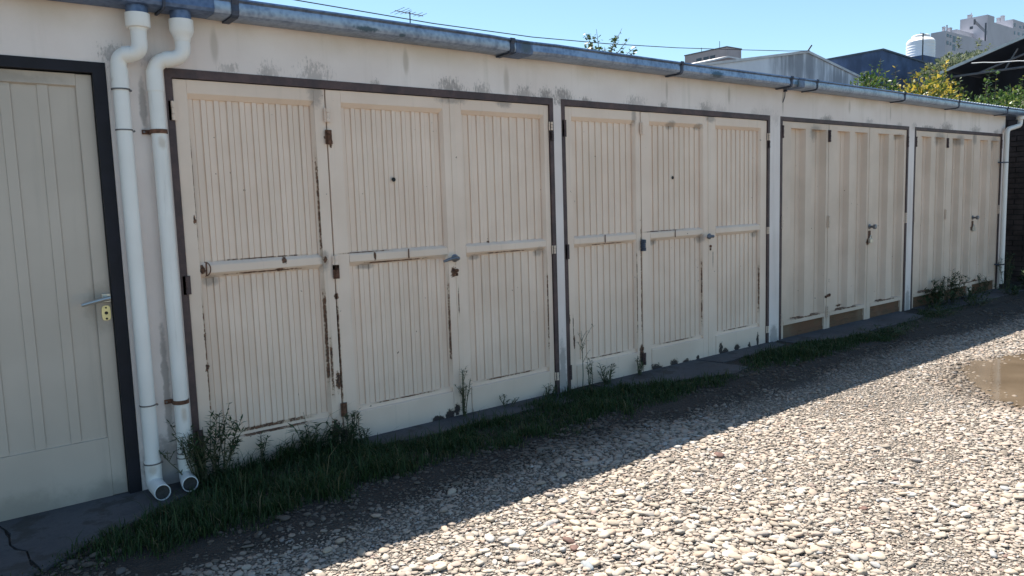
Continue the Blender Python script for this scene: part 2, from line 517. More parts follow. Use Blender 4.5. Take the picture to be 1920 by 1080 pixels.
def weathered_gable():
    t = NT('weathered_plaster')
    c = t.mix(t.step(t.noise(.6, 5), .3, .7), (0.70, 0.68, 0.70), (0.84, 0.82, 0.84))
    s = t.noise(1, 6, .7, t.scaled(t.pos(), (2.2, 1, .16)))
    m = t.spots([(29.6, 6.6, 3.2, 1.6), (32.6, 6.2, 2.0, 1.0), (35.5, 5.9, 2.4, .9), (38, 5.5, 2, .8)])
    q = t.math('MULTIPLY', t.step(t.math('ADD', s, t.math('MULTIPLY', m, .3)), .50, .78), t.step(m, 0, .35))
    c = t.mix(t.math('MULTIPLY', q, .7), c, (0.16, 0.155, 0.17))
    t.bump(t.noise(4, 4), .3, .03)
    return t.out(c, 0.9)


def muddy_water():
    t = NT('muddy_water')
    c = t.mix(t.step(t.noise(2.2, 5, .6), .3, .75), (0.092, 0.068, 0.045), (0.14, 0.105, 0.072))
    t.bump(t.noise(14, 2, .5, t.scaled(t.pos(), (1, 2.5, 1))), .03, .01)
    t.b.inputs['IOR'].default_value = 1.33
    return t.out(c, 0.06, 0, .5)


def door_paint():
    t = NT('pale_green_cream_paint')
    c = t.mix(t.step(t.noise(2, 4), .3, .7), (0.485, 0.42, 0.352), (0.545, 0.472, 0.398))
    st = t.noise(1, 5, .65, t.scaled(t.pos(), (14, 1, .8)))
    c = t.mix(t.step(st, .52, .8, 0, .3), c, (0.34, 0.30, 0.25))
    g_ = t.spots([(.66, .90, .10, .16), (.2, .02, .6, .14), (.62, .02, .2, .12), (.3, 1.9, .4, .05)])
    c = t.mix(t.math('MULTIPLY', t.step(t.math('ADD', g_, t.math('MULTIPLY', t.noise(14, 6, .7), .9)), .55, 1.2), .5), c, (0.22, 0.19, 0.155))
    t.bump(t.noise(60, 3), .06, .004)
    return t.out(c, .5, 0, .4)


M = dict(
    plaster=plaster(), cream=cream('cream_door_paint', (0.76, 0.595, 0.475), (0.84, 0.675, 0.55), 0, 3.45),
    cream_b=cream('cream_paint_of_second_door', (0.76, 0.595, 0.475), (0.84, 0.675, 0.55), 3.45, 6),
    tan=cream('tan_door_paint', (0.64, 0.50, 0.395), (0.74, 0.585, 0.47), 6, 99),
    green=door_paint(),
    black=plain('black_door_frame', (0.007, 0.007, 0.013), .75, 0, .3, 9),
    frame=steel_frame(), galv=galvanised('galvanised_steel', (0.16, 0.205, 0.29), (0.29, 0.355, 0.46), .36, .75),
    galv_dark=galvanised('aged_blue_galvanised_steel', (0.055, 0.095, 0.18), (0.13, 0.19, 0.31), .5, .4),
    strap=plain('dark_strap', (0.055, 0.07, 0.105), .6, .3, .3, 20), pvc=pvc(),
    rust=plain('rust', (0.13, 0.06, 0.035), .85, 0, .5, 40), wire=plain('grey_wire', (0.16, 0.15, 0.15), .5, .6, .2, 20, 0),
    handle=plain('grey_metal_handle', (0.20, 0.21, 0.23), .38, .8, .2, 25, 0), brass=plain('pale_brass', (0.62, 0.56, 0.30), .35, .6, .15, 20, 0),
    bore_shade=plain('pipe_inside_shade', (0.05, 0.045, 0.04), .9, 0, .4, 30), steel=plain('nickel', (0.50, 0.50, 0.47), .3, .85, .1, 20, 0), dark=plain('black_hole', (0.008, 0.008, 0.008), .7, 0, 0, 5, 0),  # bore: dark colour stands in for the shade inside the pipe
    wood=wood_board(), ground=gravel_ground(), soil=soil(), slab=concrete('old_concrete', (0.050, 0.049, 0.054), (0.095, 0.092, 0.098)),
    gap=plain('inner_shadow_steel', (0.05, 0.04, 0.035), .9, 0, .2, 10, 0),
    peb=stones('pebbles'), stone=single_stones(), water=muddy_water(),
    brown_stone=plain('red_brown_stone', (0.12, 0.065, 0.05), .8, 0, .3, 40), white_stone=plain('white_stone', (0.68, 0.65, 0.60), .7, 0, .1, 40),
    blue_stone=plain('blue_grey_stone', (0.24, 0.26, 0.27), .75, 0, .2, 40),
    roof=plain('zinc_roof', (0.55, 0.56, 0.57), .4, .5, .15, 5, .05),
    grass=leaf('grass_blades', [(0, (0.018, 0.042, 0.012)), (.6, (0.030, 0.066, 0.018)), (.84, (0.045, 0.078, 0.024)), (.93, (0.085, 0.085, 0.04)), (1, (0.17, 0.14, 0.075))], .6, .25),
    weed=leaf('weed_leaves', [(0, (0.024, 0.05, 0.02)), (.6, (0.045, 0.085, 0.034)), (.9, (0.07, 0.11, 0.045)), (1, (0.13, 0.12, 0.06))], .6, .25),
    weed_stem=plain('weed_stems', (0.085, 0.085, 0.045), .8, 0, .3, 30, 0),
    citrus=leaf('green_citrus_leaves', [(0, (0.030, 0.065, 0.018)), (.5, (0.055, 0.105, 0.026)), (.85, (0.10, 0.15, 0.035)), (1, (0.22, 0.22, 0.05))], .38, .4),
    citrus_y=leaf('yellowing_citrus_leaves', [(0, (0.04, 0.075, 0.02)), (.35, (0.09, 0.13, 0.03)), (.6, (0.25, 0.22, 0.04)), (.85, (0.50, 0.36, 0.05)), (1, (0.60, 0.45, 0.07))], .42, .4),
    sprig=leaf('dark_sprig_leaves', [(0, (0.02, 0.045, 0.018)), (.6, (0.05, 0.085, 0.03)), (.9, (0.10, 0.12, 0.05)), (1, (0.30, 0.20, 0.14))], .4, .3),
    greyleaf=leaf('grey_green_leaves', [(0, (0.08, 0.11, 0.06)), (.6, (0.14, 0.17, 0.10)), (1, (0.22, 0.24, 0.16))], .6, .35),
    bark=plain('bark', (0.12, 0.095, 0.07), .9, 0, .3, 20), brick=plain('dark_brick', (0.050, 0.036, 0.032), .9, 0, .4, 5), mortar_and_sun_block=plain('dark_mortar', (0.022, 0.020, 0.020), .95, 0, .3, 10),
    gable=weathered_gable(), coping=plain('pale_coping', (0.66, 0.62, 0.60), .8, 0, .12, 2), dark_wall=plain('haze_blue_dark_wall', (0.078, 0.115, 0.21), .9, 0, .35, .6),  # dark_wall: blue of haze and glare put into the wall colour
    dark_roof=plain('dark_metal_roof', (0.05, 0.065, 0.10), .6, .2, .2, 1), barn=plain('black_tin_wall', (0.022, 0.028, 0.045), .8, 0, .3, 1),
    rafter=plain('grey_rafter', (0.14, 0.14, 0.15), .7, 0, .2, 3), trim=plain('pale_tin_trim', (0.50, 0.50, 0.48), .5, .3, .15, 3),
    block=plain('dull_mauve_plaster', (0.40, 0.34, 0.33), .9, 0, .1, .8), tower=plain('hazed_lilac_plaster', (0.47, 0.455, 0.49), .9, 0, .06, .15, 0),  # tower: haze tint mixed into the plaster colour
    glass=plain('dark_window', (0.05, 0.055, 0.07), .2, 0, .2, 1, 0), tank=plain('white_tank_plastic', (0.78, 0.77, 0.76), .45, 0, .05, .5, 0),
    iron=plain('dark_iron', (0.035, 0.036, 0.045), .6, .3, .2, 10, 0), alu=plain('aluminium', (0.38, 0.39, 0.42), .4, .8, .1, 10, 0),
    cable=plain('black_cable', (0.02, 0.02, 0.024), .6, 0, .2, 3, 0), white_cord=plain('pale_cord', (0.55, 0.55, 0.55), .7, 0, .1, 3, 0),
)

# ================================================================== SETTING
# ---- ground to the horizon
g = MB().add([(-700, -700, 0), (900, -700, 0), (900, 900, 0), (-700, 900, 0)], [(0, 1, 2, 3)])
ground = g.build('ground', M['ground']); tag(ground, kind='structure')

# ---- strip of damp soil along the foot of the garages
sb = MB()
xs = np.arange(-3.0, 13.01, 0.12)
lo = [(x, -0.52 - 0.05 * math.sin(x * 1.7) - 0.05 * random.random(), 0.004) for x in xs]
hi = [(x, 0.3, 0.004) for x in xs]
n = len(xs)
sb.add(lo + hi, [(i, i + 1, n + i + 1, n + i) for i in range(n - 1)])
tag(sb.build('soil', M['soil']), kind='structure')

# ---- concrete aprons
pav = bpy.data.objects.new('pavement', None); link(pav); pav['kind'] = 'structure'


def slab(pts, z=0.022):
    z = .011
    q = []
    for i, p in enumerate(pts):
        n_ = pts[(i + 1) % len(pts)]; L = math.hypot(n_[0] - p[0], n_[1] - p[1]); k = max(1, int(L / .05)) if min(p[1], n_[1]) < 0 and max(p[1], n_[1]) < .04 else 1
        for s_ in range(k):
            t_ = s_ / k; j = .012 if s_ else 0
            q.append((p[0] + (n_[0] - p[0]) * t_ + random.uniform(-j, j), p[1] + (n_[1] - p[1]) * t_ + random.uniform(-j, j)))
    pts = q
    m = MB(); m.prism(pts, 'z', 0.0, z)
    return m.build('slab', M['slab'], pav, (pts[0][0], pts[0][1], 0.0))


crack = [(0.17, .05), (0.205, -0.09), (0.21, -0.19), (0.205, -0.28), (0.25, -0.39), (0.25, -0.49), (0.27, -0.62)]
slab([(-1.6, .05)] + [(x - .004, y) for x, y in crack] + [(-.4, -.66), (-1.6, -.62)])
slab([(x + .004, y) for x, y in crack] + [(.36, -.56), (.50, -.45), (.66, -.36), (.80, -.27), (.93, -.17), (.99, .05)])
slab([(1.86, .05), (1.88, -.17), (2.3, -.22), (2.9, -.20), (3.30, -.26), (3.40, .05)])
slab([(3.70, .05), (3.72, -.26), (4.25, -.36), (4.70, -.50), (4.93, -.45), (4.90, -.24), (4.84, .05)], .03)
slab([(4.86, .05), (4.93, -.22), (5.5, -.2), (5.88, -.16), (5.95, .05)])
slab([(6.0, .05), (6.02, -.28), (6.6, -.36), (7.3, -.34), (7.95, -.36), (8.2, -.30), (8.35, .05)], .026)
slab([(8.6, .05), (8.62, -.28), (9.8, -.32), (11.0, -.3), (11.0, .05)], .02)

# ---- puddle
PUD_C, PUD_A, PUD_B, PUD_R = Vector((6.35, -2.55)), 1.75, 0.80, math.radians(-35)
pts = [(5.02, -2.42), (5.09, -2.2), (5.16, -2.09), (5.34, -1.90), (5.48, -1.80), (5.63, -1.71), (5.80, -1.61), (5.98, -1.55), (6.23, -1.535), (6.42, -1.57),
       (6.62, -1.61), (6.80, -1.69), (6.98, -1.85), (7.05, -2.1), (6.95, -2.4), (6.7, -2.65), (6.3, -2.85), (5.9, -2.95), (5.5, -2.9), (5.2, -2.72)]
PUD = []
for i, p in enumerate(pts):                                    # ragged shore
    q = pts[(i + 1) % len(pts)]
    for s in range(6):
        tt = s / 6
        PUD.append((p[0] + (q[0] - p[0]) * tt + random.uniform(-.035, .035), p[1] + (q[1] - p[1]) * tt + random.uniform(-.035, .035)))
m = MB(); m.add([(x, y, 0.0065) for x, y in PUD], [tuple(range(len(PUD)))])
tag(m.build('puddle', M['water']), kind='structure')


def in_poly(px, py, poly):
    ins = np.zeros(len(px), bool); j = len(poly) - 1
    for i in range(len(poly)):
        xi, yi = poly[i]; xj, yj = poly[j]
        c = ((yi > py) != (yj > py)) & (px < (xj - xi) * (py - yi) / (yj - yi + 1e-12) + xi)
        ins ^= c; j = i
    return ins


# ---- pebbles
def ico(sub):
    bm = bmesh.new(); bmesh.ops.create_icosphere(bm, subdivisions=sub, radius=1.0)
    bm.verts.ensure_lookup_table()
    v = np.array([q.co[:] for q in bm.verts]); f = np.array([[w.index for w in q.verts] for q in bm.faces]); bm.free()
    return v, f


ICO1, ICO2 = ico(1), ico(2)


def shape_pebbles(base, size, xy, z, rr):
    V, Fc = base; n = len(size); k = len(V)
    rad = 1 + rr.normal(0, .085, (n, k))
    # low order lumps
    for _ in range(5):
        d = rr.normal(size=(n, 3)); d /= np.linalg.norm(d, axis=1)[:, None]
        rad += rr.uniform(-.42, .22, (n, 1)) * np.clip(d @ V.T - .25, 0, 1)
    P = V[None] * rad[..., None]
    sc = np.stack([np.ones(n), rr.uniform(.5, .95, n), rr.uniform(.20, .42, n)], 1) * size[:, None]
    P = P * sc[:, None]
    # tilt then turn
    a = rr.normal(0, .16, n); b = rr.normal(0, .16, n); c = rr.uniform(0, 2 * np.pi, n)
    x, y, zz = P[..., 0], P[..., 1], P[..., 2]
    ca, sa = np.cos(a)[:, None], np.sin(a)[:, None]; y, zz = y * ca - zz * sa, y * sa + zz * ca
    cb, sb_ = np.cos(b)[:, None], np.sin(b)[:, None]; x, zz = x * cb - zz * sb_, x * sb_ + zz * cb
    cc, sc_ = np.cos(c)[:, None], np.sin(c)[:, None]; x, y = x * cc - y * sc_, x * sc_ + y * cc
    P = np.stack([x + xy[:, :1], y + xy[:, 1:], zz + (z + sc[:, 2] * rr.uniform(.15, .75, n))[:, None]], -1)
    Fs = (Fc[None] + (np.arange(n) * k)[:, None, None]).reshape(-1, 3)
    return P.reshape(-1, 3), Fs


def scatter(sp, x0, x1, y0, y1, rr):
    nx, ny = int((x1 - x0) / sp), int((y1 - y0) / (sp * .866))
    gx, gy = np.meshgrid(np.arange(nx), np.arange(ny))
    X = x0 + (gx + .5 * (gy % 2)) * sp; Y = y0 + gy * sp * .866
    X = X + rr.uniform(-.48, .48, X.shape) * sp; Y = Y + rr.uniform(-.48, .48, X.shape) * sp
    return np.stack([X.ravel(), Y.ravel()], 1)


def value_noise(xy, s, seed):
    r2 = np.random.default_rng(seed); G = r2.uniform(0, 1, (128, 128))
    u = xy / s + 40; i = np.floor(u).astype(int); f = u - i; f = f * f * (3 - 2 * f)
    g_ = lambda a, b: G[(i[:, 0] + a) % 128, (i[:, 1] + b) % 128]
    return (g_(0, 0) * (1 - f[:, 0]) + g_(1, 0) * f[:, 0]) * (1 - f[:, 1]) + (g_(0, 1) * (1 - f[:, 0]) + g_(1, 1) * f[:, 0]) * f[:, 1]


CAM = np.array([0.0, -3.838])
FR, RR = np.array([F.x, F.y]), np.array([R.x, R.y])


def seen(xy, margin=0.12):
    """is a ground point inside (about) the picture"""
    d = np.stack([xy[:, 0], xy[:, 1] + 3.838257, np.full(len(xy), -1.3075)], 1)
    zc = d @ np.array(F); xc = d @ np.array(R); yc = d @ np.array(U)
    ok = zc > .2; zc = np.where(ok, zc, 1)
    return ok & (abs(xc / zc) < .6705 + margin) & (abs(yc / zc) < .377 + margin), zc


def keep_edge(xy, rr):
    """fewer pebbles on the soil strip by the wall, none in deep water"""
    edge = -0.80 - 0.14 * np.sin(xy[:, 0] * 1.7 + .4) + 0.16 * (value_noise(xy, .25, 3) - .5)
    p = np.clip((edge - xy[:, 1]) / .22, 0.0, 1)
    p = np.maximum(p, np.where(xy[:, 1] < -.45, .34 * np.clip(value_noise(xy, .2, 21) * 2 - .45, 0, 1), np.where(xy[:, 1] < -.25, .04, 0.0)))
    k = rr.uniform(0, 1, len(xy)) < p
    sh = np.array(PUD); c = sh.mean(0); shr = c + (sh - c) * .97
    inner = c + (sh - c) * .78
    poke = ~in_poly(xy[:, 0], xy[:, 1], [tuple(q) for q in inner]) & (rr.uniform(0, 1, len(xy)) < .22)
    return k & (poke | ~in_poly(xy[:, 0], xy[:, 1], [tuple(q) for q in shr]))


# sizes: coarse layer, then finer stones in the gaps
xy = scatter(.0235, -1.0, 12.5, -5.2, -.30, rng)
xy = xy[keep_edge(xy, rng)]
vis, dep = seen(xy, .35)
xy, vis, dep = xy[vis], vis[vis], dep[vis]
patchy = value_noise(xy, .55, 5)
size = np.exp(rng.normal(math.log(.0118), .36, len(xy))) * (0.78 + .5 * patchy)
size = np.clip(size, .005, .027)
keep = rng.uniform(0, 1, len(xy)) < np.where(patchy < .25, .7, 1)
xy, size, dep = xy[keep], size[keep], dep[keep]
inpic, _ = seen(xy, 0.0)
score = np.where(inpic & (xy[:, 1] < -1.0), size / dep, 0)
order = np.argsort(-score)
pick = order[:292]                                            # the ones that show largest become parts of the ground
rest = order[292:]
near = rest[dep[rest] < 4.6]; farp = rest[dep[rest] >= 4.6]
z0 = np.full(len(xy), .001)
V1, F1 = shape_pebbles(ICO2, size[near], xy[near], z0[near], rng)
V2, F2 = shape_pebbles(ICO1, size[farp], xy[farp], z0[farp], rng)
fxy = scatter(.0125, -.6, 8.5, -4.0, -.40, rng); fxy = fxy[keep_edge(fxy, rng)]
v_, d_ = seen(fxy, .16); fxy = fxy[v_ & (d_ < 7)]
fsz = np.exp(rng.normal(math.log(.0052), .35, len(fxy)))
V3, F3 = shape_pebbles(ICO1, fsz, fxy, np.full(len(fxy), .001), rng)
AV = np.concatenate([V1, V2, V3]); AF = np.concatenate([F1, F2 + len(V1), F3 + len(V1) + len(V2)])
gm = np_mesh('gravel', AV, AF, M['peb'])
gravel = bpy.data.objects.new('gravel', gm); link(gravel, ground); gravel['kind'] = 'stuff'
print('pebbles', len(xy), len(fxy), 'tris', len(AF))

protos = []
for i in range(10):
    vv, ff = shape_pebbles(ICO2, np.array([1.0]), np.zeros((1, 2)), np.zeros(1), rng)
    protos.append(np_mesh('stone', vv, ff, M['stone']))


def stone(x, y, s, mesh, mat_=None):
    o = bpy.data.objects.new('stone', mesh)
    link(o, ground, (x, y, 0.002)); o.scale = (s, s, s); o.rotation_euler = (0, 0, random.uniform(0, 6.28))
    return o


for i in pick: stone(float(xy[i, 0]), float(xy[i, 1]), float(size[i]) * 1.08, random.choice(protos))
for (x, y, s, key, lb) in [(3.109, -1.534, .036, 'brown_stone', 'dark red brown stone'), (1.885, -1.742, .030, 'brown_stone', 'flat dark brown stone'),
                           (1.86, -1.80, .026, 'brown_stone', 'small dark brown stone'), (2.17, -1.89, .028, 'white_stone', 'bright white stone'),
                           (2.35, -1.87, .026, 'white_stone', 'bright white pebble'), (1.80, -1.93, .034, 'blue_stone', 'blue grey stone'),
                           (2.62, -1.73, .032, 'white_stone', 'whitish lumpy stone'), (3.0, -2.33, .03, 'brown_stone', 'brown stone')]:
    vv, ff = shape_pebbles(ICO2, np.array([1.0]), np.zeros((1, 2)), np.zeros(1), rng)
    o = stone(x, y, s, np_mesh('stone', vv, ff, M[key])); o['label'] = lb

# ---- grass
def grass():
    N = 230000
    x = rng.uniform(-.5, 9.2, N); y = rng.uniform(-.95, -.0, N); xy = np.stack([x, y], 1)
    outer = -.05 + np.interp(x, [-.5, .25, .5, 1.1, 1.9, 3.0, 4.0, 5.0, 5.4, 6.0, 6.7, 7.5, 9.2], [-.58, -.62, -.72, -.76, -.66, -.70, -.66, -.56, -.60, -.62, -.66, -.5, -.42])
    inner = np.interp(x, [-.5, .22, .45, .7, .95, 1.02, 1.8, 1.95, 2.8, 3.0, 3.5, 3.7, 4.2, 4.7, 4.95, 5.2, 6.0, 6.5, 7.3, 8.2, 8.6, 9.2],
                      [-.62, -.60, -.46, -.33, -.12, -.01, -.01, -.20, -.17, -.06, -.02, -.10, -.36, -.50, -.36, -.20, -.18, -.34, -.38, -.24, -.06, -.04])
    wob = (value_noise(xy, .13, 8) - .5) * .16
    a = np.clip((y + wob - outer) / .16, 0, 1) * np.clip((inner + wob * .5 - y) / .05, 0, 1)
    dens = a * (0.42 + .58 * np.clip((value_noise(xy, .22, 9) - .16) * 2.0, 0, 1)) * (0.5 + .5 * np.clip(value_noise(xy, .06, 10) * 1.8 - .2, 0, 1))
    dens *= np.interp(x, [-.5, .3, .5, 4.6, 5.1, 5.5, 6.9, 7.6, 9.2], [.5, .6, 1, 1, .55, .9, .8, .3, .35])
    k = rng.uniform(0, 1, N) < dens
    xy = xy[k]; n = len(xy)
    sparse = dens[k]
    h = np.exp(rng.normal(math.log(.031), .45, n)) * (0.55 + .75 * sparse) * (0.7 + .6 * value_noise(xy, .3, 12))
    near_wall = np.clip((xy[:, 1] + .14) / .12, 0, 1) * ((xy[:, 0] > 1.0) & (xy[:, 0] < 1.86))
    h *= 1 + near_wall * 1.5
    w = rng.uniform(.0013, .0028, n)
    ang = rng.uniform(0, 2 * np.pi, n); lean = rng.uniform(.15, 1.1, n) * h
    dx, dy = np.cos(ang), np.sin(ang); px, py = -dy, dx
    b = np.stack([xy[:, 0], xy[:, 1], np.full(n, .002)], 1)
    d = np.stack([dx, dy, np.zeros(n)], 1); p = np.stack([px, py, np.zeros(n)], 1); up = np.array([0, 0, 1.0])
    mid = b + d * (lean * .3)[:, None] + up * (h * .62)[:, None]
    tip = b + d * lean[:, None] + up * (h * rng.uniform(.75, 1.05, n))[:, None]
    W = w[:, None]
    V = np.stack([b - p * W, b + p * W, mid + p * W * .8, mid - p * W * .8, tip], 1).reshape(-1, 3)
    o = (np.arange(n) * 5)[:, None]
    Fs = np.concatenate([o + np.array([[0, 1, 2]]), o + np.array([[0, 2, 3]]), o + np.array([[3, 2, 4]])])
    me = np_mesh('grass', V, Fs, M['grass'], False)
    ob = bpy.data.objects.new('grass', me); link(ob)
    tag(ob, 'dark shaded grass growing in a strip along the foot of the garage doors', 'grass', kind='stuff')
    print('blades', n)


grass()

# ================================================================== GARAGE BUILDING
GB = empty('garage_building', (0, 0, 0), 'long low white garage row with cream ribbed metal doors and blue grey gutter', 'building')
E_ = [1.001, 3.401, 3.474, 5.874, 6.033, 8.433, 8.571, 10.971]
ZT, TOP, XR = 1.98, 2.245, 11.06
w = MB()
for a, b in [(-3.2, -.262), (.757, E_[0]), (E_[1], E_[2]), (E_[3], E_[4]), (E_[5], E_[6]), (E_[7], XR)]:
    w.box(a, b, 0, .2, -.1, ZT)
w.box(-3.2, XR, 0, .2, ZT, TOP)
w.box(-3.2, XR, 4.8, 5.0, -.1, 2.70)
w.prism([(.2, -.1), (4.8, -.1), (4.8, 2.68), (.2, 2.245)], 'x', XR - .2, XR)
w.prism([(.2, -.1), (4.8, -.1), (4.8, 2.68), (.2, 2.245)], 'x', -3.2, -3.0)
w.build('wall', M['plaster'], GB)

# corrugated roof
r = MB()
xs = np.arange(-3.3, 11.42, .019)
Z = lambda x: 0.0085 * math.sin(2 * math.pi * x / .076)
ys = [(-.085, 2.2965), (5.05, 2.2965 + .35)]
top = [[(x, y, z + Z(x)) for x in xs] for y, z in ys]; bot = [[(x, y, z + Z(x) - .0022) for x in xs] for y, z in ys]
n = len(xs)
r.add(top[0] + top[1] + bot[0] + bot[1], [(i, i + 1, n + i + 1, n + i) for i in range(n - 1)] +
      [(2 * n + i, 3 * n + i, 3 * n + i + 1, 2 * n + i + 1) for i in range(n - 1)] +
      [(i, 2 * n + i, 2 * n + i + 1, i + 1) for i in range(n - 1)])
r.build('roof', M['roof'], GB, smooth=True)


# gutter: lengths of folded box gutter that fall gently to the right
def gz(x):
    return 2.2975 - 0.0014 * (x + 1) + 0.004 * math.sin(x * 1.1) - (0.006 if 2.9 < x < 3.2 else 0)


def gutter(x0, x1, mat_, off=0.0, name='gutter'):
    k = max(2, int((x1 - x0) / .25))
    rings = []
    for i in range(k + 1):
        x = x0 + (x1 - x0) * i / k; t_ = gz(x); o_ = off
        prof = [(-.158 - o_, t_ - .010), (-.155 - o_, t_ - .001), (-.146, t_), (-.140, t_ - .006), (-.143, t_ - .014), (-.141, t_ - .064), (-.128, t_ - .0705),
                (-.020, t_ - .072), (-.016, t_ - .01), (-.013 + o_, t_ - .01), (-.013 + o_, t_ - .078 - o_), (-.128, t_ - .0775 - o_), (-.1435 - o_, t_ - .072 - o_), (-.1505 - o_, t_ - .058), (-.1475 - o_, t_ - .02)]
        rings.append([(x, y, z) for y, z in prof])
    m = MB(); m.loft(rings)
    o = m.build(name, mat_, GB, smooth=True, sharp=30)
    return o


g1 = gutter(-3.2, 1.215, M['galv_dark']); g1['label'] = 'darker blue aged length of gutter above the two downpipes'
gutter(1.205, 3.06, M['galv'], .0015); gutter(3.05, 6.12, M['galv']); gutter(6.11, 11.46, M['galv'], .0015)
for x0, x1 in [(2.985, 3.115), (6.06, 6.16)]:
    b = gutter(x0, x1, M['galv_dark'], .0035, 'joint_sleeve'); b['label'] = 'dark smeared patch over a gutter joint'


def bracket(x, wdt=.028):
    t_ = gz(x); o = .004
    prof = [(-.150, t_ + .006), (-.163, t_ + .004), (-.166, t_ - .012), (-.155, t_ - .03), (-.157, t_ - .058), (-.150, t_ - .078), (-.130, t_ - .087), (-.004, t_ - .088),
            (-.004, t_ - .079), (-.128, t_ - .079), (-.143, t_ - .073), (-.150, t_ - .058), (-.148, t_ - .03), (-.158, t_ - .011), (-.156, t_ - .001), (-.150, t_ + .001)]
    m = MB(); m.prism(prof, 'x', x - wdt / 2, x + wdt / 2)
    m.build('gutter_bracket', M['strap'], GB, (x, -.15, t_))


for x, wd in [(-.9, .03), (.985, .012), (1.30, .034), (2.955, .03), (4.53, .024), (5.96, .024), (6.36, .018), (8.0, .022), (9.28, .02), (10.68, .026)]:
    bracket(x, wd)


# steel door frames
def door_frame(x0, x1, wd, hd, mat_, zt=ZT, y0=-.004):
    m = MB()
    m.box(x0, x0 + wd, y0, .10, -.02, zt - hd)
    m.box(x1 - wd, x1, y0, .10, -.02, zt - hd)
    m.box(x0, x1, y0, .10, zt - hd, zt)
    return m.build('door_frame', mat_, GB, (x0, 0, 0))


FW = [(.032, .042), (.030, .040), (.032, .034), (.030, .032)]
for i in range(4): door_frame(E_[2 * i], E_[2 * i + 1], FW[i][0], FW[i][1], M['frame'])
f_ = door_frame(-.26, .755, .052, .046, M['black']); f_['label'] = 'black frame of the pale green door'

# ---- shared slats
SLATS = {}


def slat_mesh(key, prof, z0, z1, mat_):
    if key not in SLATS:
        m = MB(); m.prism(prof, 'z', z0, z1)
        me = bpy.data.meshes.new('slat'); me.from_pydata(m.v, [], m.f)
        bm = bmesh.new(); bm.from_mesh(me); bmesh.ops.recalc_face_normals(bm, faces=bm.faces); bm.to_mesh(me); bm.free()
        me.materials.append(mat_); SLATS[key] = me
    return SLATS[key]


def hinge(parent, x, z, mat_, h=.085, y=-.008, kn=3, r_=.008):
    m = MB()
    s = h / kn
    for k in range(kn):
        rr_ = r_ if k % 2 == 0 else r_ * .86
        m.tube([(x, y, z - h / 2 + k * s + .0012), (x, y, z - h / 2 + (k + 1) * s - .0012)], rr_, 8)
    m.box(x - .018, x + .018, y + .004, y + .009, z - h / 2, z + h / 2)
    return m.build('hinge', mat_, parent, (x, y, z))


def knob_set(parent, x, z, left=True, lock_z=None, lever=.10):
    m = MB(); y = .010
    m.lathe((x, y, z), (0, -1, 0), [(0, .024), (.008, .024), (.011, .017), (.03, .011), (.045, .011)], 14)
    d = -1 if left else 1
    m.tube([(x, y - .042, z), (x + d * .03, y - .046, z + .003), (x + d * .07, y - .046, z - .002), (x + d * lever, y - .042, z - .012)], [.013, .0115, .010, .007], 10)
    m.build('handle', M['handle'], parent, (x, y, z), smooth=True)
    if lock_z:
        m = MB(); m.cbox(x - .012, x + .03, .004, .011, lock_z - .038, lock_z + .036, .003)
        lp = m.build('lock_plate', M['brass'] if False else M['cream'], parent, (x, .01, lock_z))
        m = MB(); m.lathe((x + .008, .006, lock_z + .005), (0, -1, 0), [(0, .011), (.012, .011), (.014, .008)], 12)
        m.box(x + .002, x + .014, -.004, .006, lock_z - .028, lock_z - .010)
        m.build('lock_cylinder', M['rust'], parent, (x, .0, lock_z), smooth=True)


def ribbed_leaf(x0, x1, panels, hinges_l, gi):
    """leaf of garages one and two: flat stiles and rails round two ribbed fields per panel"""
    CM = M['cream' if gi == 0 else 'cream_b']
    y0, y1, zb, zt = .008, .05, .006, ZT - FW[gi][1] - .004
    P0, P1, R0, R1 = .190, 1.872, 1.004, 1.060
    m = MB()
    xsn = [x0] + [v for p in panels for v in p] + [x1]
    for i in range(0, len(xsn), 2):                                   # stiles
        m.cbox(xsn[i], xsn[i + 1], y0, y1, zb, zt, .002)
    for a, b in panels:                                               # top rail with a sloped underside
        m.prism([(y0, P1 + .000), (y0, zt), (y1, zt), (y1, P1 - .026), (y0 + .021, P1 - .024)], 'x', a, b)
        m.prism([(y0 + .021, P0 + .006), (y0 + .021, .16), (y1, .16), (y1, P0 + .004)], 'x', a, b)   # sill lip
        m.prism([(b - .001, y0 + .001), (b - .013, y0 + .021), (b - .013, y1), (b - .001, y1)], 'z', P0, P1)   # return of the right stile
    m.box(x0, x1, y1 + .0005, y1 + .004, zb, zt)                      # back sheet
    leaf_ = m.build('door_leaf', CM, GB, (x0, 0, 0))
    for a, b in panels:
        mr = MB()
        mr.prism([(y0 + .0008, R0 + .008), (y0 + .0008, R1 - .014), (y0 + .0035, R1 - .0135), (y0 + .004, R1 - .010), (y0 + .022, R1 + .004), (y1, R1 + .004), (y1, R0 - .018), (y0 + .022, R0 - .016)], 'x', a + .002, b - .002)
        mr.build('rail', CM, leaf_, (a, 0, R0))
        mk = MB()
        mk.cbox(a + .003, b - .003, y0 - .002, y1, zb + .002, .166, .002)
        mk.build('kick_panel', CM, leaf_, (a, 0, 0))
        W_ = b - a - .014
        nn = 10; p = W_ / nn
        prof = [(0, .0420), (.0015, .0420), (p * .055, .0320), (p * .40, .0320), (p * .45, .0420), (p * .45 + .0025, .0420), (p * .45 + .0032, .0390), (p - .0032, .0390), (p - .0025, .0420), (p, .0420), (p, .0465), (0, .0465)]
        for (z0_, z1_, kk) in [(R1, P1 - .004, 'u'), (P0 - .01, R0 - .006, 'l')]:
            me = slat_mesh(('r', gi, round(W_, 3), kk), [(u, v) for u, v in prof], z0_, z1_, CM)
            for q in range(nn):
                o = bpy.data.objects.new('slat', me)
                link(o, leaf_, (a + q * p + .001, random.uniform(-.0008, .0008), 0))
    return leaf_


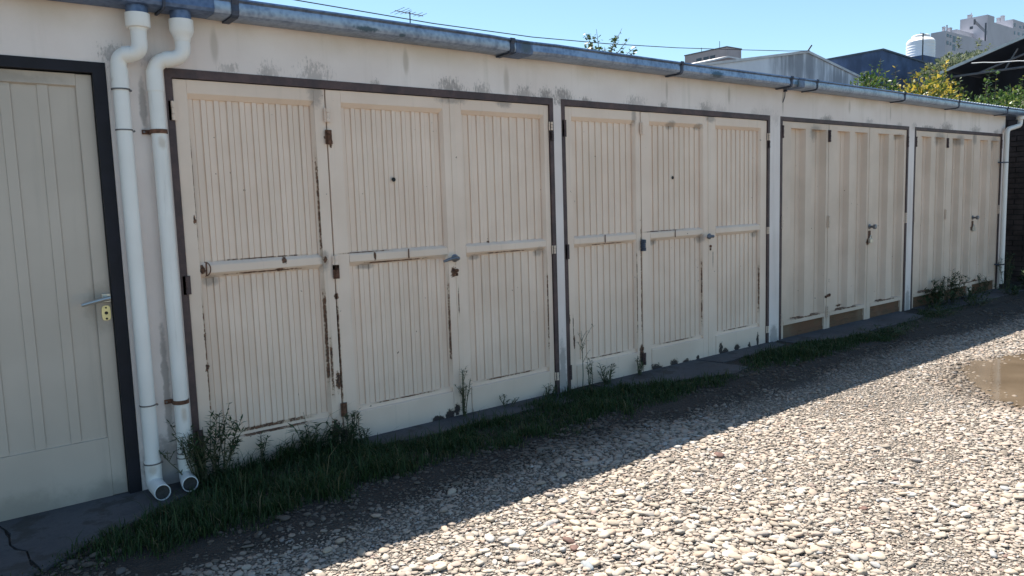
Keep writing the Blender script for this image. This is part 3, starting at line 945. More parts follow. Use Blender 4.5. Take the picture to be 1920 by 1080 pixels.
L1 = ribbed_leaf(1.036, 1.797, [(1.100, 1.735)], 0, 0)
L2 = ribbed_leaf(1.804, 3.367, [(1.890, 2.540), (2.672, 3.325)], 0, 0)
L3 = ribbed_leaf(3.507, 4.251, [(3.572, 4.198)], 0, 1)
L4 = ribbed_leaf(4.259, 5.842, [(4.350, 4.978), (5.135, 5.757)], 0, 1)
# mullion laps
for lf, a, b in [(L2, 2.588, 2.628), (L4, 5.036, 5.078)]:
    m = MB(); m.cbox(a, b, .003, .0085, .01, ZT - .046, .002); m.build('lap_strip', M['cream' if lf is L2 else 'cream_b'], lf, (a, 0, 0))
for x in (1.022,):
    hinge(L1, 1.026, 1.785, M['cream'], .09); hinge(L1, 1.028, .962, M['frame'], .09); hinge(L1, 1.03, .2, M['frame'], .09)
for z, k in ((1.80, 'cream'), (1.685, 'rust'), (1.015, 'cream'), (.965, 'rust'), (.2, 'rust')): hinge(L2, 1.803, z, M[k], .075, -.010, 3, .011)
for z in (1.80, .988, .124): hinge(L2, 3.381, z, M['cream'], .055)
hinge(L2, 3.384, 1.735, M['frame'], .06)
hinge(L3, 3.497, 1.79, M['frame'], .11); hinge(L3, 3.499, .965, M['frame'], .10); hinge(L3, 3.50, .13, M['frame'], .10, -.006, 3, .010)
hinge(L4, 4.256, 1.815, M['cream_b'], .085, -.010, 3, .012); h_ = hinge(L4, 4.252, .965, M['strap'], .085, -.012, 3, .018); h_['label'] = 'hinge wrapped in dark tape'
hinge(L4, 4.256, .11, M['frame'], .09, -.008, 3, .010)
for z in (1.80, 1.0, .13): hinge(L4, 5.856, z, M['cream_b'], .06)
hinge(L4, 5.858, 1.735, M['frame'], .06)
knob_set(L2, 2.585, .985, True, .905, .105); knob_set(L4, 5.05, .99, True, .905, .07)
for lf, x in ((L2, 2.202), (L4, 4.633)):
    m = MB(); m.lathe((x, .0295, 1.460), (0, -1, 0), [(0, .0125), (.003, .0125)], 16); m.build('peephole', M['dark'], lf, (x, .029, 1.46))
# wire ring on the left rail, rail joint straps
m = MB(); m.tube([(1.118 + .02 * max(0, math.cos(q)) * 1.3, -.004, 1.033 + .034 * math.sin(q)) for q in np.linspace(-1.9, 1.9, 14)], .0028, 6)
m.tube([(1.123, -.003, 1.0), (1.125, -.004, 1.066)], .004, 6); m.build('wire_ring', M['rust'], L1, (1.12, 0, 1.03))
for lf, x in ((L2, 2.265), (L4, 4.63), (L3, 3.87)):
    m = MB(); m.box(x - .003, x + .003, .0025, .006, 1.006, 1.062); m.build('rail_joint', M['rust'], lf, (x, 0, 1.03))


def trough_leaf(x0, x1, panels, gi, seed):
    """leaf of garages three and four: deep trapezoid sheet, thin stiles, wood kick board"""
    y0, y1, zb, zt = .006, .075, .004, ZT - FW[gi][1] - .003
    P0, P1 = .172, 1.888
    m = MB()
    xsn = [x0] + [v for p in panels for v in p] + [x1]
    for i in range(0, len(xsn), 2): m.cbox(xsn[i], xsn[i + 1], y0, y1, zb, zt, .002)
    for a, b in panels:
        m.box(a, b, y0 + .0005, y1, P1, zt - .0005)
    m.box(x0, x1, y1 + .0005, y1 + .004, zb, zt)
    lf = m.build('door_leaf', M['tan'], GB, (x0, 0, 0))
    rr_ = random.Random(seed)
    for a, b in panels:
        nn = 2 if (b - a) > .5 else 1
        p = (b - a - .004) / nn
        yf, yb = y0 + .003, y0 + .050
        prof = [(0, yf), (p * .30, yf), (p * .325, yb), (p * .475, yb), (p * .49, yb - .008), (p * .505, yb), (p * .70, yb), (p * .715, yb - .008), (p * .73, yb), (p * .925, yb), (p * .995, yf), (p, yf), (p, yb + .005), (0, yb + .005)]
        me = slat_mesh(('t', round(p, 3)), prof, P0 - .012, P1 + .004, M['tan'])
        for q in range(nn):
            o = bpy.data.objects.new('slat', me); link(o, lf, (a + .002 + q * p, rr_.uniform(-.001, .001), 0))
        # bent bottom rail, a little torn
        mr = MB()
        k = 7
        ring = []
        for s in range(k + 1):
            x = a + (b - a) * s / k; dz = rr_.uniform(-.006, .006) if 0 < s < k else 0
            ring.append([(x, y0 - .003, .132), (x, y0 - .003, .168 + dz), (x, y0 + .006, .172 + dz), (x, y0 + .05, .172), (x, y0 + .05, .132)])
        mr.loft(ring); mr.build('rail', M['tan'], lf, (a, 0, .15))
        mk = MB(); mk.box(a + .002, b - .002, y0 + .018, y1, zb, .1315)
        mk.box(a + .002, b - .002, y0 + .012, y0 + .0178, zb, .05 + rr_.uniform(-.01, .015)); mk.build('kick_board', M['wood'], lf, (a, 0, 0))
    return lf


T1 = trough_leaf(6.066, 6.842, [(6.112, 6.800)], 2, 1)
T2 = trough_leaf(6.849, 8.400, [(6.905, 7.570), (7.690, 8.350)], 2, 2)
T3 = trough_leaf(8.602, 9.388, [(8.650, 9.340)], 3, 3)
T4 = trough_leaf(9.395, 10.940, [(9.440, 10.085), (10.215, 10.900)], 3, 4)
for lf, a, b in [(T2, 7.606, 7.654), (T4, 10.125, 10.172)]:
    m = MB(); m.cbox(a, b, .001, .0055, .006, ZT - .04, .002); m.build('lap_strip', M['tan'], lf, (a, 0, 0))
for lf, x, zs in [(T1, 6.066, (1.85, 1.06, .19)), (T2, 6.846, (1.835, 1.035, .175)), (T2, 8.412, (1.82, 1.015)), (T3, 8.604, (1.825, 1.01)), (T4, 9.392, (1.83, 1.02)), (T4, 10.95, (1.85, 1.03))]:
    for i, z in enumerate(zs):
        hinge(lf, x, z, M['frame'] if (x in (6.066, 8.604) and i == 0) or i == 0 else M['tan'], .11, -.006, 5, .010)
        hl = MB()
        for k in range(4): hl.lathe((x + .024, .0045, z - .04 + k * .027), (0, -1, 0), [(0, .006), (.004, .005)], 8)
        hl.build('hinge_screws', M['rust'], lf, (x, 0, z))
for lf, x in ((T2, 7.63), (T4, 10.15)):
    m = MB(); m.lathe((x, .0, .955), (0, -1, 0), [(0, .026), (.006, .026), (.012, .012), (.04, .012), (.046, .024), (.066, .024), (.07, .016)], 14)
    m.build('handle', M['handle'], lf, (x, 0, .955), smooth=True)
    m = MB(); m.cbox(x - .022, x + .022, -.006, .0005, .84, .915, .003); m.build('lock_plate', M['rust'], lf, (x, 0, .9))
    m = MB(); m.cbox(x - .026, x + .026, -.03, -.0065, .79, .835, .004)
    m.tube([(x + .017 * math.cos(q), -.018, .834 + .035 * math.sin(q)) for q in np.linspace(0, math.pi, 9)], .0045, 7)
    m.build('padlock', M['steel'], lf, (x, 0, .81))
m = MB()
for dx, dz in ((-.03, -.004), (0, .004), (.035, .012)): m.lathe((6.85 + dx, .003, .325 + dz), (0, -1, 0), [(0, .012), (.012, .010)], 8)
m.box(6.81, 6.90, -.002, .0045, .318, .332); m.build('door_bolt', M['rust'], T2, (6.85, 0, .325))

# ---- pale green entrance door
m = MB(); y0, y1 = .026, .066
x0, x1 = -.207, .702
m.cbox(x0, -.135, y0, y1, .012, 1.928, .003); m.cbox(.637, x1, y0, y1, .012, 1.928, .003)
m.prism([(y0, 1.878), (y0, 1.928), (y1, 1.928), (y1, 1.872), (y0 + .012, 1.872)], 'x', -.135, .637)
m.box(-.135, .637, y0 + .0005, y1, .012, .288); m.box(-.135, .637, y0 + .012, y0 + .016, .288, .304)
m.box(x0, x1, y1 + .0005, y1 + .004, .012, 1.928)
D1 = m.build('door', M['green'], GB, (x0, 0, 0)); D1['label'] = 'pale green cream entrance door with wide boards'
bw = .1385; xb = .637
prof = [(0, y0 + .014), (.093, y0 + .014), (.0955, y0 + .0085), (.1345, y0 + .0085), (.137, y0 + .014), (.1385, y0 + .014), (.1385, y0 + .022), (0, y0 + .022)]
prof = [(u - .0955 - .003, v) for u, v in prof]
me = slat_mesh('door1', [(u, v) for u, v in prof], .29, 1.875, M['green'])
for k, xk in enumerate((.494, .356, .218, .080, -.058)):
    o = bpy.data.objects.new('board', me); link(o, D1, (xk + .0, 0, 0))
m = MB(); m.box(.5345, .6365, y0 + .0135, y0 + .022, .29, 1.875); m.box(-.1345, -.158 + .0, y0 + .014, y0 + .022, .29, 1.875)
m.build('board', M['green'], D1, (.54, 0, 0))
m = MB(); m.cbox(.664, .701, y0 - .007, y0, .915, .955, .002)
m.tube([(.684, y0 - .004, .935), (.684, y0 - .042, .935)], .009, 10)
m.tube([(.690, y0 - .042, .936), (.66, y0 - .045, .932), (.60, y0 - .044, .920), (.574, y0 - .042, .914)], [.011, .010, .009, .008], 10)
m.build('handle', M['steel'], D1, (.684, 0, .935), smooth=True)
m = MB(); cx, cz = .676, .866
ring = [(cx + .0185 * math.copysign(abs(math.cos(q)) ** .55, math.cos(q)), cz + .034 * math.copysign(abs(math.sin(q)) ** .55, math.sin(q))) for q in np.linspace(0, 2 * math.pi, 20, endpoint=False)]
m.prism(ring, 'y', y0 - .005, y0 - .0005); lp = m.build('lock_plate', M['brass'], D1, (cx, y0, cz))
m = MB()
for dz, rr_ in ((.024, .004), (0.0, .0075), (-.026, .005)): m.lathe((cx, y0 - .005, cz + dz), (0, -1, 0), [(0, rr_), (.002, rr_)], 10)
m.build('keyhole', M['dark'], D1, (cx, y0, cz))
m = MB(); m.box(-.2, .70, .04, .2, -.05, .0115); m.build('threshold', M['slab'], GB, (0, 0, 0))


# ---- downpipes
def curve(pts, n=6):
    """round the corners of a polyline"""
    pts = [Vector(p) for p in pts]; out = [pts[0]]
    for i in range(1, len(pts) - 1):
        a, b, c = pts[i - 1], pts[i], pts[i + 1]
        r_ = min((a - b).length, (c - b).length) * .48
        p, q = b + (a - b).normalized() * r_, b + (c - b).normalized() * r_
        for k in range(n + 1):
            t_ = k / n; out.append(p * (1 - t_) ** 2 + b * 2 * t_ * (1 - t_) + q * t_ * t_)
    return out + [pts[-1]]


def mouth(m, c, d, r_out, r_in, depth):
    """open pipe end: outer wall to a rim and back inside"""
    c, d = Vector(c), Vector(d).normalized()
    return m.tube([c - d * depth, c, c + d * .001, c - d * depth * .9], [r_out, r_out, r_in, r_in], 18, True)


def downpipe(xs_, xp, yp, zfun, kind):
    rp = .0335
    S = gz(xs_) - .078
    path = curve([(xs_, -.085, S - .10), (xs_, -.085, 2.018), (xp, yp, 2.012 if kind == 1 else 1.998), (xp, yp, 1.80)], 7)
    m = MB(); m.tube(path[:-1] + [(xp, yp, 1.80), (xp, yp, .10)], rp, 18)
    dp = m.build('downpipe', M['pvc'], GB, (xp, yp, 0), smooth=True)
    m = MB(); m.tube([(xs_, -.085, S + .012), (xs_, -.085, S - .045)], .046, 18); o = m.build('gutter_outlet', M['galv_dark'], dp, (xs_, -.085, S), smooth=True)
    m = MB()
    if kind == 1: m.lathe((xs_, -.085, S - .03), (0, 0, -1), [(0, .0515), (.052, .0515), (.060, .049), (.0625, .036), (.072, .036)], 20)
    else: m.lathe((xs_, -.085, S - .036), (0, 0, -1), [(0, .0525), (.05, .0525), (.066, .045), (.082, .037), (.095, .036)], 20)
    m.build('socket', M['pvc'], dp, (xs_, -.085, S - .05), smooth=True)
    # elbow collars
    m = MB()
    for i in (len(path) // 2,):
        a, b = path[i - 1], path[i + 1]; mid_ = (a + b) / 2; d = (b - a).normalized()
        m.tube([mid_ - d * .017, mid_ + d * .017], rp + .003, 18)
    m.tube([(xp, yp, 1.955), (xp, yp, 1.862)], rp + .003, 18)
    m.build('elbow_collar', M['pvc'], dp, (xp, yp, 1.95), smooth=True)
    # outlet shoe: a bend whose open mouth looks out over the yard
    m = MB()
    d = Vector((0.06, -1.0, .10)).normalized() if kind == 1 else Vector((-.02, -1.0, .08)).normalized()
    c = Vector((xp - .004, yp - .150, .0485)) if kind == 1 else Vector((xp - .022, yp - .125, .0485))
    p2 = curve([(xp, yp, .125), (xp, yp, .045), tuple(c)], 8)
    m.tube(p2 + [tuple(c + d * .012)], rp + .0025, 20, False)
    e = c + d * .012
    m.tube([e, e + d * .0005, e - d * .03, e - d * .034], [rp + .0025, rp - .001, rp - .001, .001], 20, False)
    m.tube([(xp, yp, .16), (xp, yp, .115)], rp + .0035, 20)
    m.build('outlet_shoe', M['pvc'], dp, tuple(c), smooth=True)
    m = MB(); m.tube([e - d * .008, e - d * .010], rp - .0012, 18); m.build('bore_shade_disc', M['bore_shade'], dp, tuple(e))  # dark disc just inside the rim, painted shade of the hollow pipe
    return dp


dp1 = downpipe(.886, .802, -.045, None, 1); dp1['label'] = 'left white plastic downpipe with wire ties'
dp2 = downpipe(1.070, .948, -.045, None, 2); dp2['label'] = 'right white plastic downpipe with rusty straps'


def ring(m, x, y, z, r_, h, t_=.003, n=20):
    m.lathe((x, y, z - h / 2), (0, 0, 1), [(0, r_), (0, r_ + t_), (h, r_ + t_), (h, r_)], n)


for z in (1.862, 1.684, .425, .147):
    m = MB(); ring(m, .802, -.045, z, .0372 if z in (1.862, .147) else .0338, .006, .002); m.lathe((.842, -.04, z - .004), (0, -1, 0), [(0, .005), (.012, .005)], 8)
    m.build('wire_tie', M['wire'], dp1, (.802, -.045, z), smooth=True)
for z in (1.682, .415):
    m = MB(); ring(m, .948, -.045, z, .0338, .019, .003); m.box(.884, .918, -.010, -.002, z - .010, z + .010); m.box(.912, .921, -.042, -.002, z - .009, z + .009)
    c = m.build('pipe_strap', M['rust'], dp2, (.948, -.045, z), smooth=True)
    m = MB(); m.lathe((.892, -.009, z), (0, -1, 0), [(0, .006), (.004, .005)], 8); m.build('bolt', M['wire'], dp2, (.892, -.01, z))
m = MB(); ring(m, .948, -.045, .165, .0338, .004, .002); ring(m, .948, -.045, .143, .0372, .004, .002); m.build('wire_tie', M['wire'], dp2, (.948, -.045, .16), smooth=True)
# right end downpipe
m = MB()
m.tube(curve([(11.29, -.09, gz(11.29) - .075), (11.29, -.09, 2.09), (10.95, -.06, 2.03), (10.95, -.06, 1.90)], 6) + [(10.95, -.06, .08)], .029, 14)
dp3 = m.build('downpipe', M['pvc'], GB, (10.95, -.06, 0), smooth=True); dp3['label'] = 'white plastic downpipe at the far end of the row'
m = MB(); m.lathe((11.29, -.09, gz(11.29) - .07), (0, 0, -1), [(0, .05), (.045, .05), (.05, .031)], 16); m.build('socket', M['pvc'], dp3, (11.29, -.09, 2.2), smooth=True)
for z in (1.62, .33):
    m = MB(); ring(m, 10.95, -.06, z, .0293, .014, .003); m.box(10.86, 10.925, -.060, -.002, z - .007, z + .007); m.build('pipe_strap', M['strap'], dp3, (10.95, -.06, z), smooth=True)
m = MB(); m.box(6.075, 6.089, -.03, -.001, 2.19, 2.205); m.tube([(6.085, -.012, 2.20), (6.083, -.010, 2.15), (6.06, -.006, 2.10)], .004, 6); m.build('wire_stub', M['strap'], GB, (6.08, 0, 2.19))

# ================================================================== WEEDS
def lance(m, p, d, up, L, W):
    """a narrow leaf: two triangles folded on the rib"""
    d = d.normalized(); s = d.cross(up)
    if s.length < 1e-3: s = Vector((1, 0, 0))
    s.normalize(); nrm = s.cross(d)
    a = p + d * L * .45 + s * W - nrm * L * .03; b = p + d * L * .45 - s * W - nrm * L * .03; t_ = p + d * L - Vector((0, 0, L * .15))
    m.add([tuple(p), tuple(a), tuple(t_), tuple(b)], [(0, 1, 2), (0, 2, 3)])


def weed(x, y, h, spread, stems, leaves, leaf_l, label, seed, branch=2, z0=.0, lean=(0, 0), top_heavy=False):
    R_ = random.Random(seed)
    root = empty('weed', (x, y, z0), label, 'weed', 'weeds along the foot of the garages')
    ms, ml = MB(), MB()
    for s in range(stems):
        a = R_.uniform(0, 6.283); rr_ = R_.uniform(0, spread)
        bx, by = x + math.cos(a) * rr_ * .45, min(-.012, y + math.sin(a) * rr_ * .35)
        hh = h * R_.uniform(.5, 1.0) if s else h
        tx, ty = bx + math.cos(a) * rr_ + lean[0] + R_.uniform(-.02, .02), min(-.02, by + math.sin(a) * rr_ * .6 + lean[1])
        pts_ = [Vector((bx + (tx - bx) * t_ ** 1.4 + R_.uniform(-.006, .006), min(-.012, by + (ty - by) * t_ ** 1.4), z0 + hh * t_)) for t_ in (0, .25, .5, .75, 1)]
        ms.tube(pts_, [.0034, .003, .0026, .002, .001], 5)
        lines_ = [(pts_, hh)]
        for b_ in range(branch):
            k = R_.uniform(.4, .85); i = int(k * 4); p = pts_[i].lerp(pts_[i + 1], k * 4 - i)
            aa = R_.uniform(0, 6.283); l_ = hh * R_.uniform(.18, .4)
            q = p + Vector((math.cos(aa) * l_ * .6, math.sin(aa) * l_ * .25, l_ * .8)); q.y = min(q.y, -.015)
            bp = [p, p.lerp(q, .5) + Vector((0, 0, .008)), q]
            ms.tube(bp, [.0019, .0015, .0008], 4); lines_.append((bp, l_))
        for ln, hl in lines_:
            cnt = max(3, int(leaves * hl / h))
            for _ in range(cnt):
                t_ = R_.uniform(.08, 1.0) if not top_heavy else R_.uniform(.55, 1.0)
                u = t_ * (len(ln) - 1); i = min(int(u), len(ln) - 2); p = ln[i].lerp(ln[i + 1], u - i)
                aa = R_.uniform(0, 6.283); d = Vector((math.cos(aa), math.sin(aa) * .8 - .15, R_.uniform(.0, 1.0)))
                if p.y + d.normalized().y * leaf_l > -.01: d.y = -abs(d.y)
                lance(ml, p, d, Vector((0, 0, 1)), leaf_l * R_.uniform(.5, 1.15), leaf_l * R_.uniform(.07, .14))
    ms.build('stem', M['weed_stem'], root, (x, y, z0)); ml.build('foliage', M['weed'], root, (x, y, z0))
    return root


weed(1.045, -.10, .36, .15, 15, 40, .05, 'big bushy weed at the foot of the right downpipe and brown frame', 1)
weed(.965, -.13, .30, .10, 7, 26, .035, 'thin feathery weed leaning left across the right downpipe', 2, 3, 0, (-.07, 0))
weed(1.125, -.06, .32, .07, 5, 22, .035, 'upright seeded weed against the left edge of the first garage door', 3, 3)
weed(1.315, -.05, .17, .05, 4, 26, .04, 'small spiky weed alone in front of the first kick panel', 4, 1)
weed(1.42, -.06, .11, .10, 6, 14, .05, 'low leafy weed in the long grass beside the spiky weed', 14, 1)
weed(1.57, -.06, .17, .13, 10, 18, .06, 'tuft of long bladed weeds under the first narrow leaf', 5, 1)
weed(1.70, -.06, .15, .08, 7, 18, .06, 'grassy tuft just left of the first door seam', 15, 1)
weed(1.81, -.06, .20, .07, 9, 28, .04, 'leafy weed growing up the rusty seam of the first garage', 6, 2)
weed(1.885, -.07, .10, .05, 4, 14, .05, 'low dark weed right of the rusty seam', 16, 1)
weed(2.585, -.035, .30, .045, 6, 30, .026, 'tall thin creeper climbing the mullion of the first garage', 7, 3)
weed(2.90, -.05, .09, .09, 5, 12, .03, 'low sprigs under the right panel of the first garage', 8, 2)
weed(3.27, -.05, .10, .07, 6, 18, .035, 'dark small weed at the right end of the first garage', 9, 1)
weed(3.575, -.05, .42, .02, 1, 16, .03, 'tall lone weed with forked top beside the second garage door', 10, 8, 0, (0, 0), True)
weed(3.64, -.06, .22, .05, 4, 20, .03, 'thin weed with budded tips right of the forked weed', 11, 2)
weed(3.80, -.08, .17, .10, 9, 18, .05, 'spreading grassy weed below the second kick panel', 12, 1)
weed(4.16, -.04, .15, .05, 6, 22, .03, 'small creeper at the seam of the second garage', 13, 2)
weed(9.02, -.10, .26, .25, 12, 34, .07, 'wide bushy weed hiding the left foot of the last garage', 21)
weed(9.35, -.12, .34, .22, 12, 36, .06, 'tallest bushy weed before the last garage door', 22, 3)
weed(8.75, -.14, .17, .2, 9, 22, .06, 'low weed beside the white pillar of the last garage', 23)
weed(9.75, -.14, .16, .25, 11, 24, .06, 'low spreading weed under the wide leaf of the last garage', 24)
weed(10.45, -.06, .25, .15, 8, 26, .05, 'weed in front of the last kick board', 25)
weed(10.98, -.12, .44, .14, 9, 34, .05, 'tall weed at the foot of the far downpipe', 26, 3)
weed(11.25, -.25, .24, .25, 12, 30, .08, 'dense weed between the far downpipe and the dark brick wall', 27)
weed(10.5, -.35, .12, .3, 12, 18, .06, 'low ground weed out in front of the far weeds', 28)
weed(9.3, -.38, .12, .3, 12, 18, .06, 'low ground weed at the edge of the gravel before the last garage', 29)
weed(8.30, -.42, .10, .25, 10, 16, .05, 'low ground weed by the concrete apron of the third garage', 30)
weed(6.9, -.55, .09, .25, 10, 16, .05, 'low weed patch on the gravel before the third garage', 31)

# ================================================================== DARK BRICK WALL at the far end
BW = empty('brick_wall', (12.0, 2.0, 0), 'dark shaded brick wall past the far end of the garages', 'wall')
m = MB(); m.box(12.012, 12.22, -.9, 5.5, -.1, 2.30); m.box(11.08, 12.012, .9, 1.1, -.1, 2.28); m.build('mortar_and_sun_block', M['mortar_and_sun_block'], BW, (12, 2, 0))  # second box: added return that keeps sun off the ground in the gap
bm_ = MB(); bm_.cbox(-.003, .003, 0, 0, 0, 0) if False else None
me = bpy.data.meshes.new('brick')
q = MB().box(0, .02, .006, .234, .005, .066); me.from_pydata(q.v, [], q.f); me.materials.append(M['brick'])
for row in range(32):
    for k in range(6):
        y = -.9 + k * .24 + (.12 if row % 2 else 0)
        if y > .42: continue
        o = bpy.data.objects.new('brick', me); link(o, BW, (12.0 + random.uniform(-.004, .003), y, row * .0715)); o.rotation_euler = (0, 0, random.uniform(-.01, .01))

# ================================================================== TREES
def leaves_blob(m, c, r_, n_, size_, R_, up_bias=.2):
    for _ in range(n_):
        while True:
            v = Vector((R_.uniform(-1, 1), R_.uniform(-1, 1), R_.uniform(-1, 1)))
            if .25 < v.length < 1: break
        p = Vector(c) + Vector((v.x * r_[0], v.y * r_[1], v.z * r_[2]))
        d = Vector((v.x + R_.uniform(-.7, .7), v.y + R_.uniform(-.7, .7), v.z * .5 + R_.uniform(-.6, .6) + up_bias)).normalized()
        s = d.cross(Vector((R_.uniform(-1, 1), R_.uniform(-1, 1), R_.uniform(-1, 1)))).normalized()
        L = size_ * R_.uniform(.6, 1.2); W_ = L * .27; nr = s.cross(d)
        m.add([tuple(p), tuple(p + d * L * .45 + s * W_ + nr * L * .06), tuple(p + d * L), tuple(p + d * L * .45 - s * W_ + nr * L * .06)], [(0, 1, 2), (0, 2, 3)])


def shoot(m, mt, p, d, L, n_, size_, R_):
    """upright leafy shoot"""
    q = Vector(p) + Vector(d) * L
    mt.tube([p, Vector(p).lerp(q, .5) + Vector((R_.uniform(-.02, .02), R_.uniform(-.02, .02), 0)), q], [.008, .006, .003], 5)
    for i in range(n_):
        t_ = R_.uniform(.1, 1); b = Vector(p).lerp(q, t_); a = R_.uniform(0, 6.283)
        dd = Vector((math.cos(a), math.sin(a), R_.uniform(-.1, .8))).normalized(); s = dd.cross(Vector((0, 0, 1))).normalized()
        Lf = size_ * R_.uniform(.7, 1.2)
        m.add([tuple(b), tuple(b + dd * Lf * .5 + s * Lf * .26), tuple(b + dd * Lf), tuple(b + dd * Lf * .5 - s * Lf * .26)], [(0, 1, 2), (0, 2, 3)])


def tree(name, base, trunk_h, blobs, nper, size_, mat_, label, seed, shoots=(), cat='tree', group=None, tr=.07):
    R_ = random.Random(seed)
    root = empty(name, base, label, cat, group)
    mt, ml = MB(), MB()
    fork = Vector(base) + Vector((R_.uniform(-.1, .1), R_.uniform(-.1, .1), trunk_h))
    mt.tube([base, Vector(base).lerp(fork, .5) + Vector((.04, .02, 0)), fork], [tr * 1.3, tr, tr * .85], 9)
    for c, r_ in blobs:
        c = Vector(c)
        mt.tube([fork, fork.lerp(c, .5) + Vector((0, 0, -.1 * (c - fork).length * .5)), c], [tr * .6, tr * .4, tr * .15], 6)
        for _ in range(6):
            v = Vector((R_.uniform(-1, 1) * r_[0], R_.uniform(-1, 1) * r_[1], R_.uniform(-.3, 1) * r_[2])) * .8
            mt.tube([c, c + v * .5 + Vector((0, 0, .03)), c + v], [tr * .16, tr * .1, tr * .05], 4)
        leaves_blob(ml, c, r_, int(1.9 * nper * (r_[0] * r_[1] * r_[2]) ** (2 / 3) / .2), size_, R_)
    for p, d, L, n_ in shoots: shoot(ml, mt, Vector(p), Vector(d).normalized(), L, n_, size_, R_)
    mt.build('trunk', M['bark'], root, base, smooth=True); ml.build('crown', mat_, root, base)
    return root


G_ = 'citrus trees behind the far end of the garages'
tree('citrus_tree', (12.85, 2.6, 0), 1.7, [((12.75, 2.6, 2.85), (.32, .4, .42)), ((12.95, 2.5, 2.55), (.4, .5, .4)), ((13.2, 2.7, 2.85), (.25, .4, .35)), ((12.55, 2.55, 2.95), (.16, .25, .24))], 300, .085, M['citrus'],
     'green citrus tree left of the yellow leaved one', 1,
     [((12.5, 2.6, 2.95), (-.1, 0, 1), .32, 16), ((12.75, 2.6, 3.1), (0, 0, 1), .28, 16), ((13.05, 2.6, 3.1), (.05, 0, 1), .42, 20), ((13.2, 2.6, 3.0), (.1, 0, 1), .35, 14), ((12.42, 2.6, 2.75), (-.3, 0, 1), .42, 16)], 'tree', G_)
tree('citrus_tree', (14.6, 2.7, 0), 1.7, [((14.0, 2.6, 2.72), (.45, .45, .40)), ((14.3, 2.4, 2.85), (.5, .4, .35)), ((14.65, 2.6, 2.95), (.45, .5, .42)), ((15.25, 2.7, 2.85), (.45, .5, .42)), ((14.6, 2.5, 2.4), (.8, .6, .4)), ((13.6, 2.5, 2.5), (.4, .5, .35)), ((15.6, 2.7, 3.15), (.22, .3, .28))], 260, .09, M['citrus_y'],
     'citrus tree turning yellow in the middle of the three clumps', 2,
     [((13.65, 2.6, 2.9), (-.1, 0, 1), .55, 24), ((14.25, 2.6, 3.1), (0, 0, 1), .33, 16), ((14.7, 2.6, 3.3), (0, 0, 1), .26, 16), ((15.5, 2.6, 3.3), (.15, 0, 1), .38, 26), ((15.75, 2.7, 3.35), (.15, 0, 1), .36, 26), ((15.15, 2.6, 3.2), (-.05, 0, 1), .33, 20)], 'tree', G_)
tree('citrus_tree', (16.3, 2.7, 0), 1.8, [((15.95, 2.7, 2.6), (.5, .5, .42)), ((16.6, 2.5, 2.45), (.6, .5, .4)), ((16.5, 2.6, 2.75), (.4, .45, .40))], 260, .09, M['citrus'],
     'small green citrus tree between the yellowing one and the rightmost', 3,
     [((16.2, 2.6, 3.0), (0, 0, 1), .42, 24), ((16.35, 2.6, 2.9), (.1, 0, 1), .35, 18), ((16.0, 2.6, 2.9), (0, 0, 1), .3, 14)], 'tree', G_)
tree('citrus_tree', (18.5, 2.7, 0), 1.8, [((17.6, 2.7, 2.75), (.55, .55, .45)), ((18.4, 2.6, 2.8), (.6, .6, .5)), ((19.3, 2.7, 2.95), (.65, .6, .52)), ((20.3, 2.7, 3.0), (.7, .6, .55)), ((18.6, 2.5, 2.3), (1.2, .7, .4))], 230, .10, M['citrus'],
     'rightmost green citrus tree in front of the dark barn', 4,
     [((17.6, 2.6, 3.1), (.05, 0, 1), .62, 34), ((17.45, 2.6, 3.1), (-.1, 0, 1), .42, 24), ((17.9, 2.6, 3.1), (.15, 0, 1), .6, 26), ((19.4, 2.6, 3.3), (.1, 0, 1), .42, 26), ((20.0, 2.6, 3.3), (0, 0, 1), .36, 24), ((18.6, 2.6, 3.15), (0, 0, 1), .25, 16)], 'tree', G_)
# twiggy tree top over the gutter
R_ = random.Random(5)
SP = empty('sapling', (9.9, 6.0, 0), 'sparse leafy twigs of a young tree rising above the middle of the gutter', 'tree')
mt, ml = MB(), MB()
mt.tube([(9.9, 6, 0), (9.93, 6.02, 2.0), (9.9, 6, 3.75)], [.05, .04, .022], 7)
for tip, nl in [((9.44, 5.9, 4.14), 26), ((9.66, 6.1, 4.08), 26), ((9.78, 6.0, 4.28), 8), ((9.98, 6.0, 4.0), 22), ((10.2, 5.95, 4.16), 24), ((10.48, 6.05, 4.38), 9), ((10.40, 5.9, 4.02), 10), ((9.75, 5.9, 3.95), 24), ((10.1, 6.1, 3.95), 22), ((10.62, 6, 4.22), 8), ((9.6, 6.0, 3.95), 20), ((10.2, 6, 4.02), 14), ((10.79, 6.0, 4.08), 14), ((10.74, 6.0, 3.98), 12)]:
    t_ = Vector(tip); b = Vector((9.9, 6, 3.70 + R_.uniform(-.1, .05)))
    mid_ = b.lerp(t_, .55) + Vector((0, 0, -.05)); mt.tube([b, mid_, t_], [.012, .008, .003], 5)
    for _ in range(nl):
        p = mid_.lerp(t_, R_.uniform(0.15, 1.0)) + Vector((R_.uniform(-.05, .05), R_.uniform(-.05, .05), R_.uniform(-.05, .04))); a = R_.uniform(0, 6.283)
        d = Vector((math.cos(a), math.sin(a), R_.uniform(-.5, .6))).normalized(); s = d.cross(Vector((R_.uniform(-1, 1), R_.uniform(-1, 1), 1))).normalized(); L = R_.uniform(.05, .10)
        ml.add([tuple(p), tuple(p + d * L * .5 + s * L * .35), tuple(p + d * L), tuple(p + d * L * .5 - s * L * .35)], [(0, 1, 2), (0, 2, 3)])
mt.build('trunk', M['bark'], SP, (9.9, 6, 0), smooth=True); ml.build('crown', M['sprig'], SP, (9.9, 6, 0))
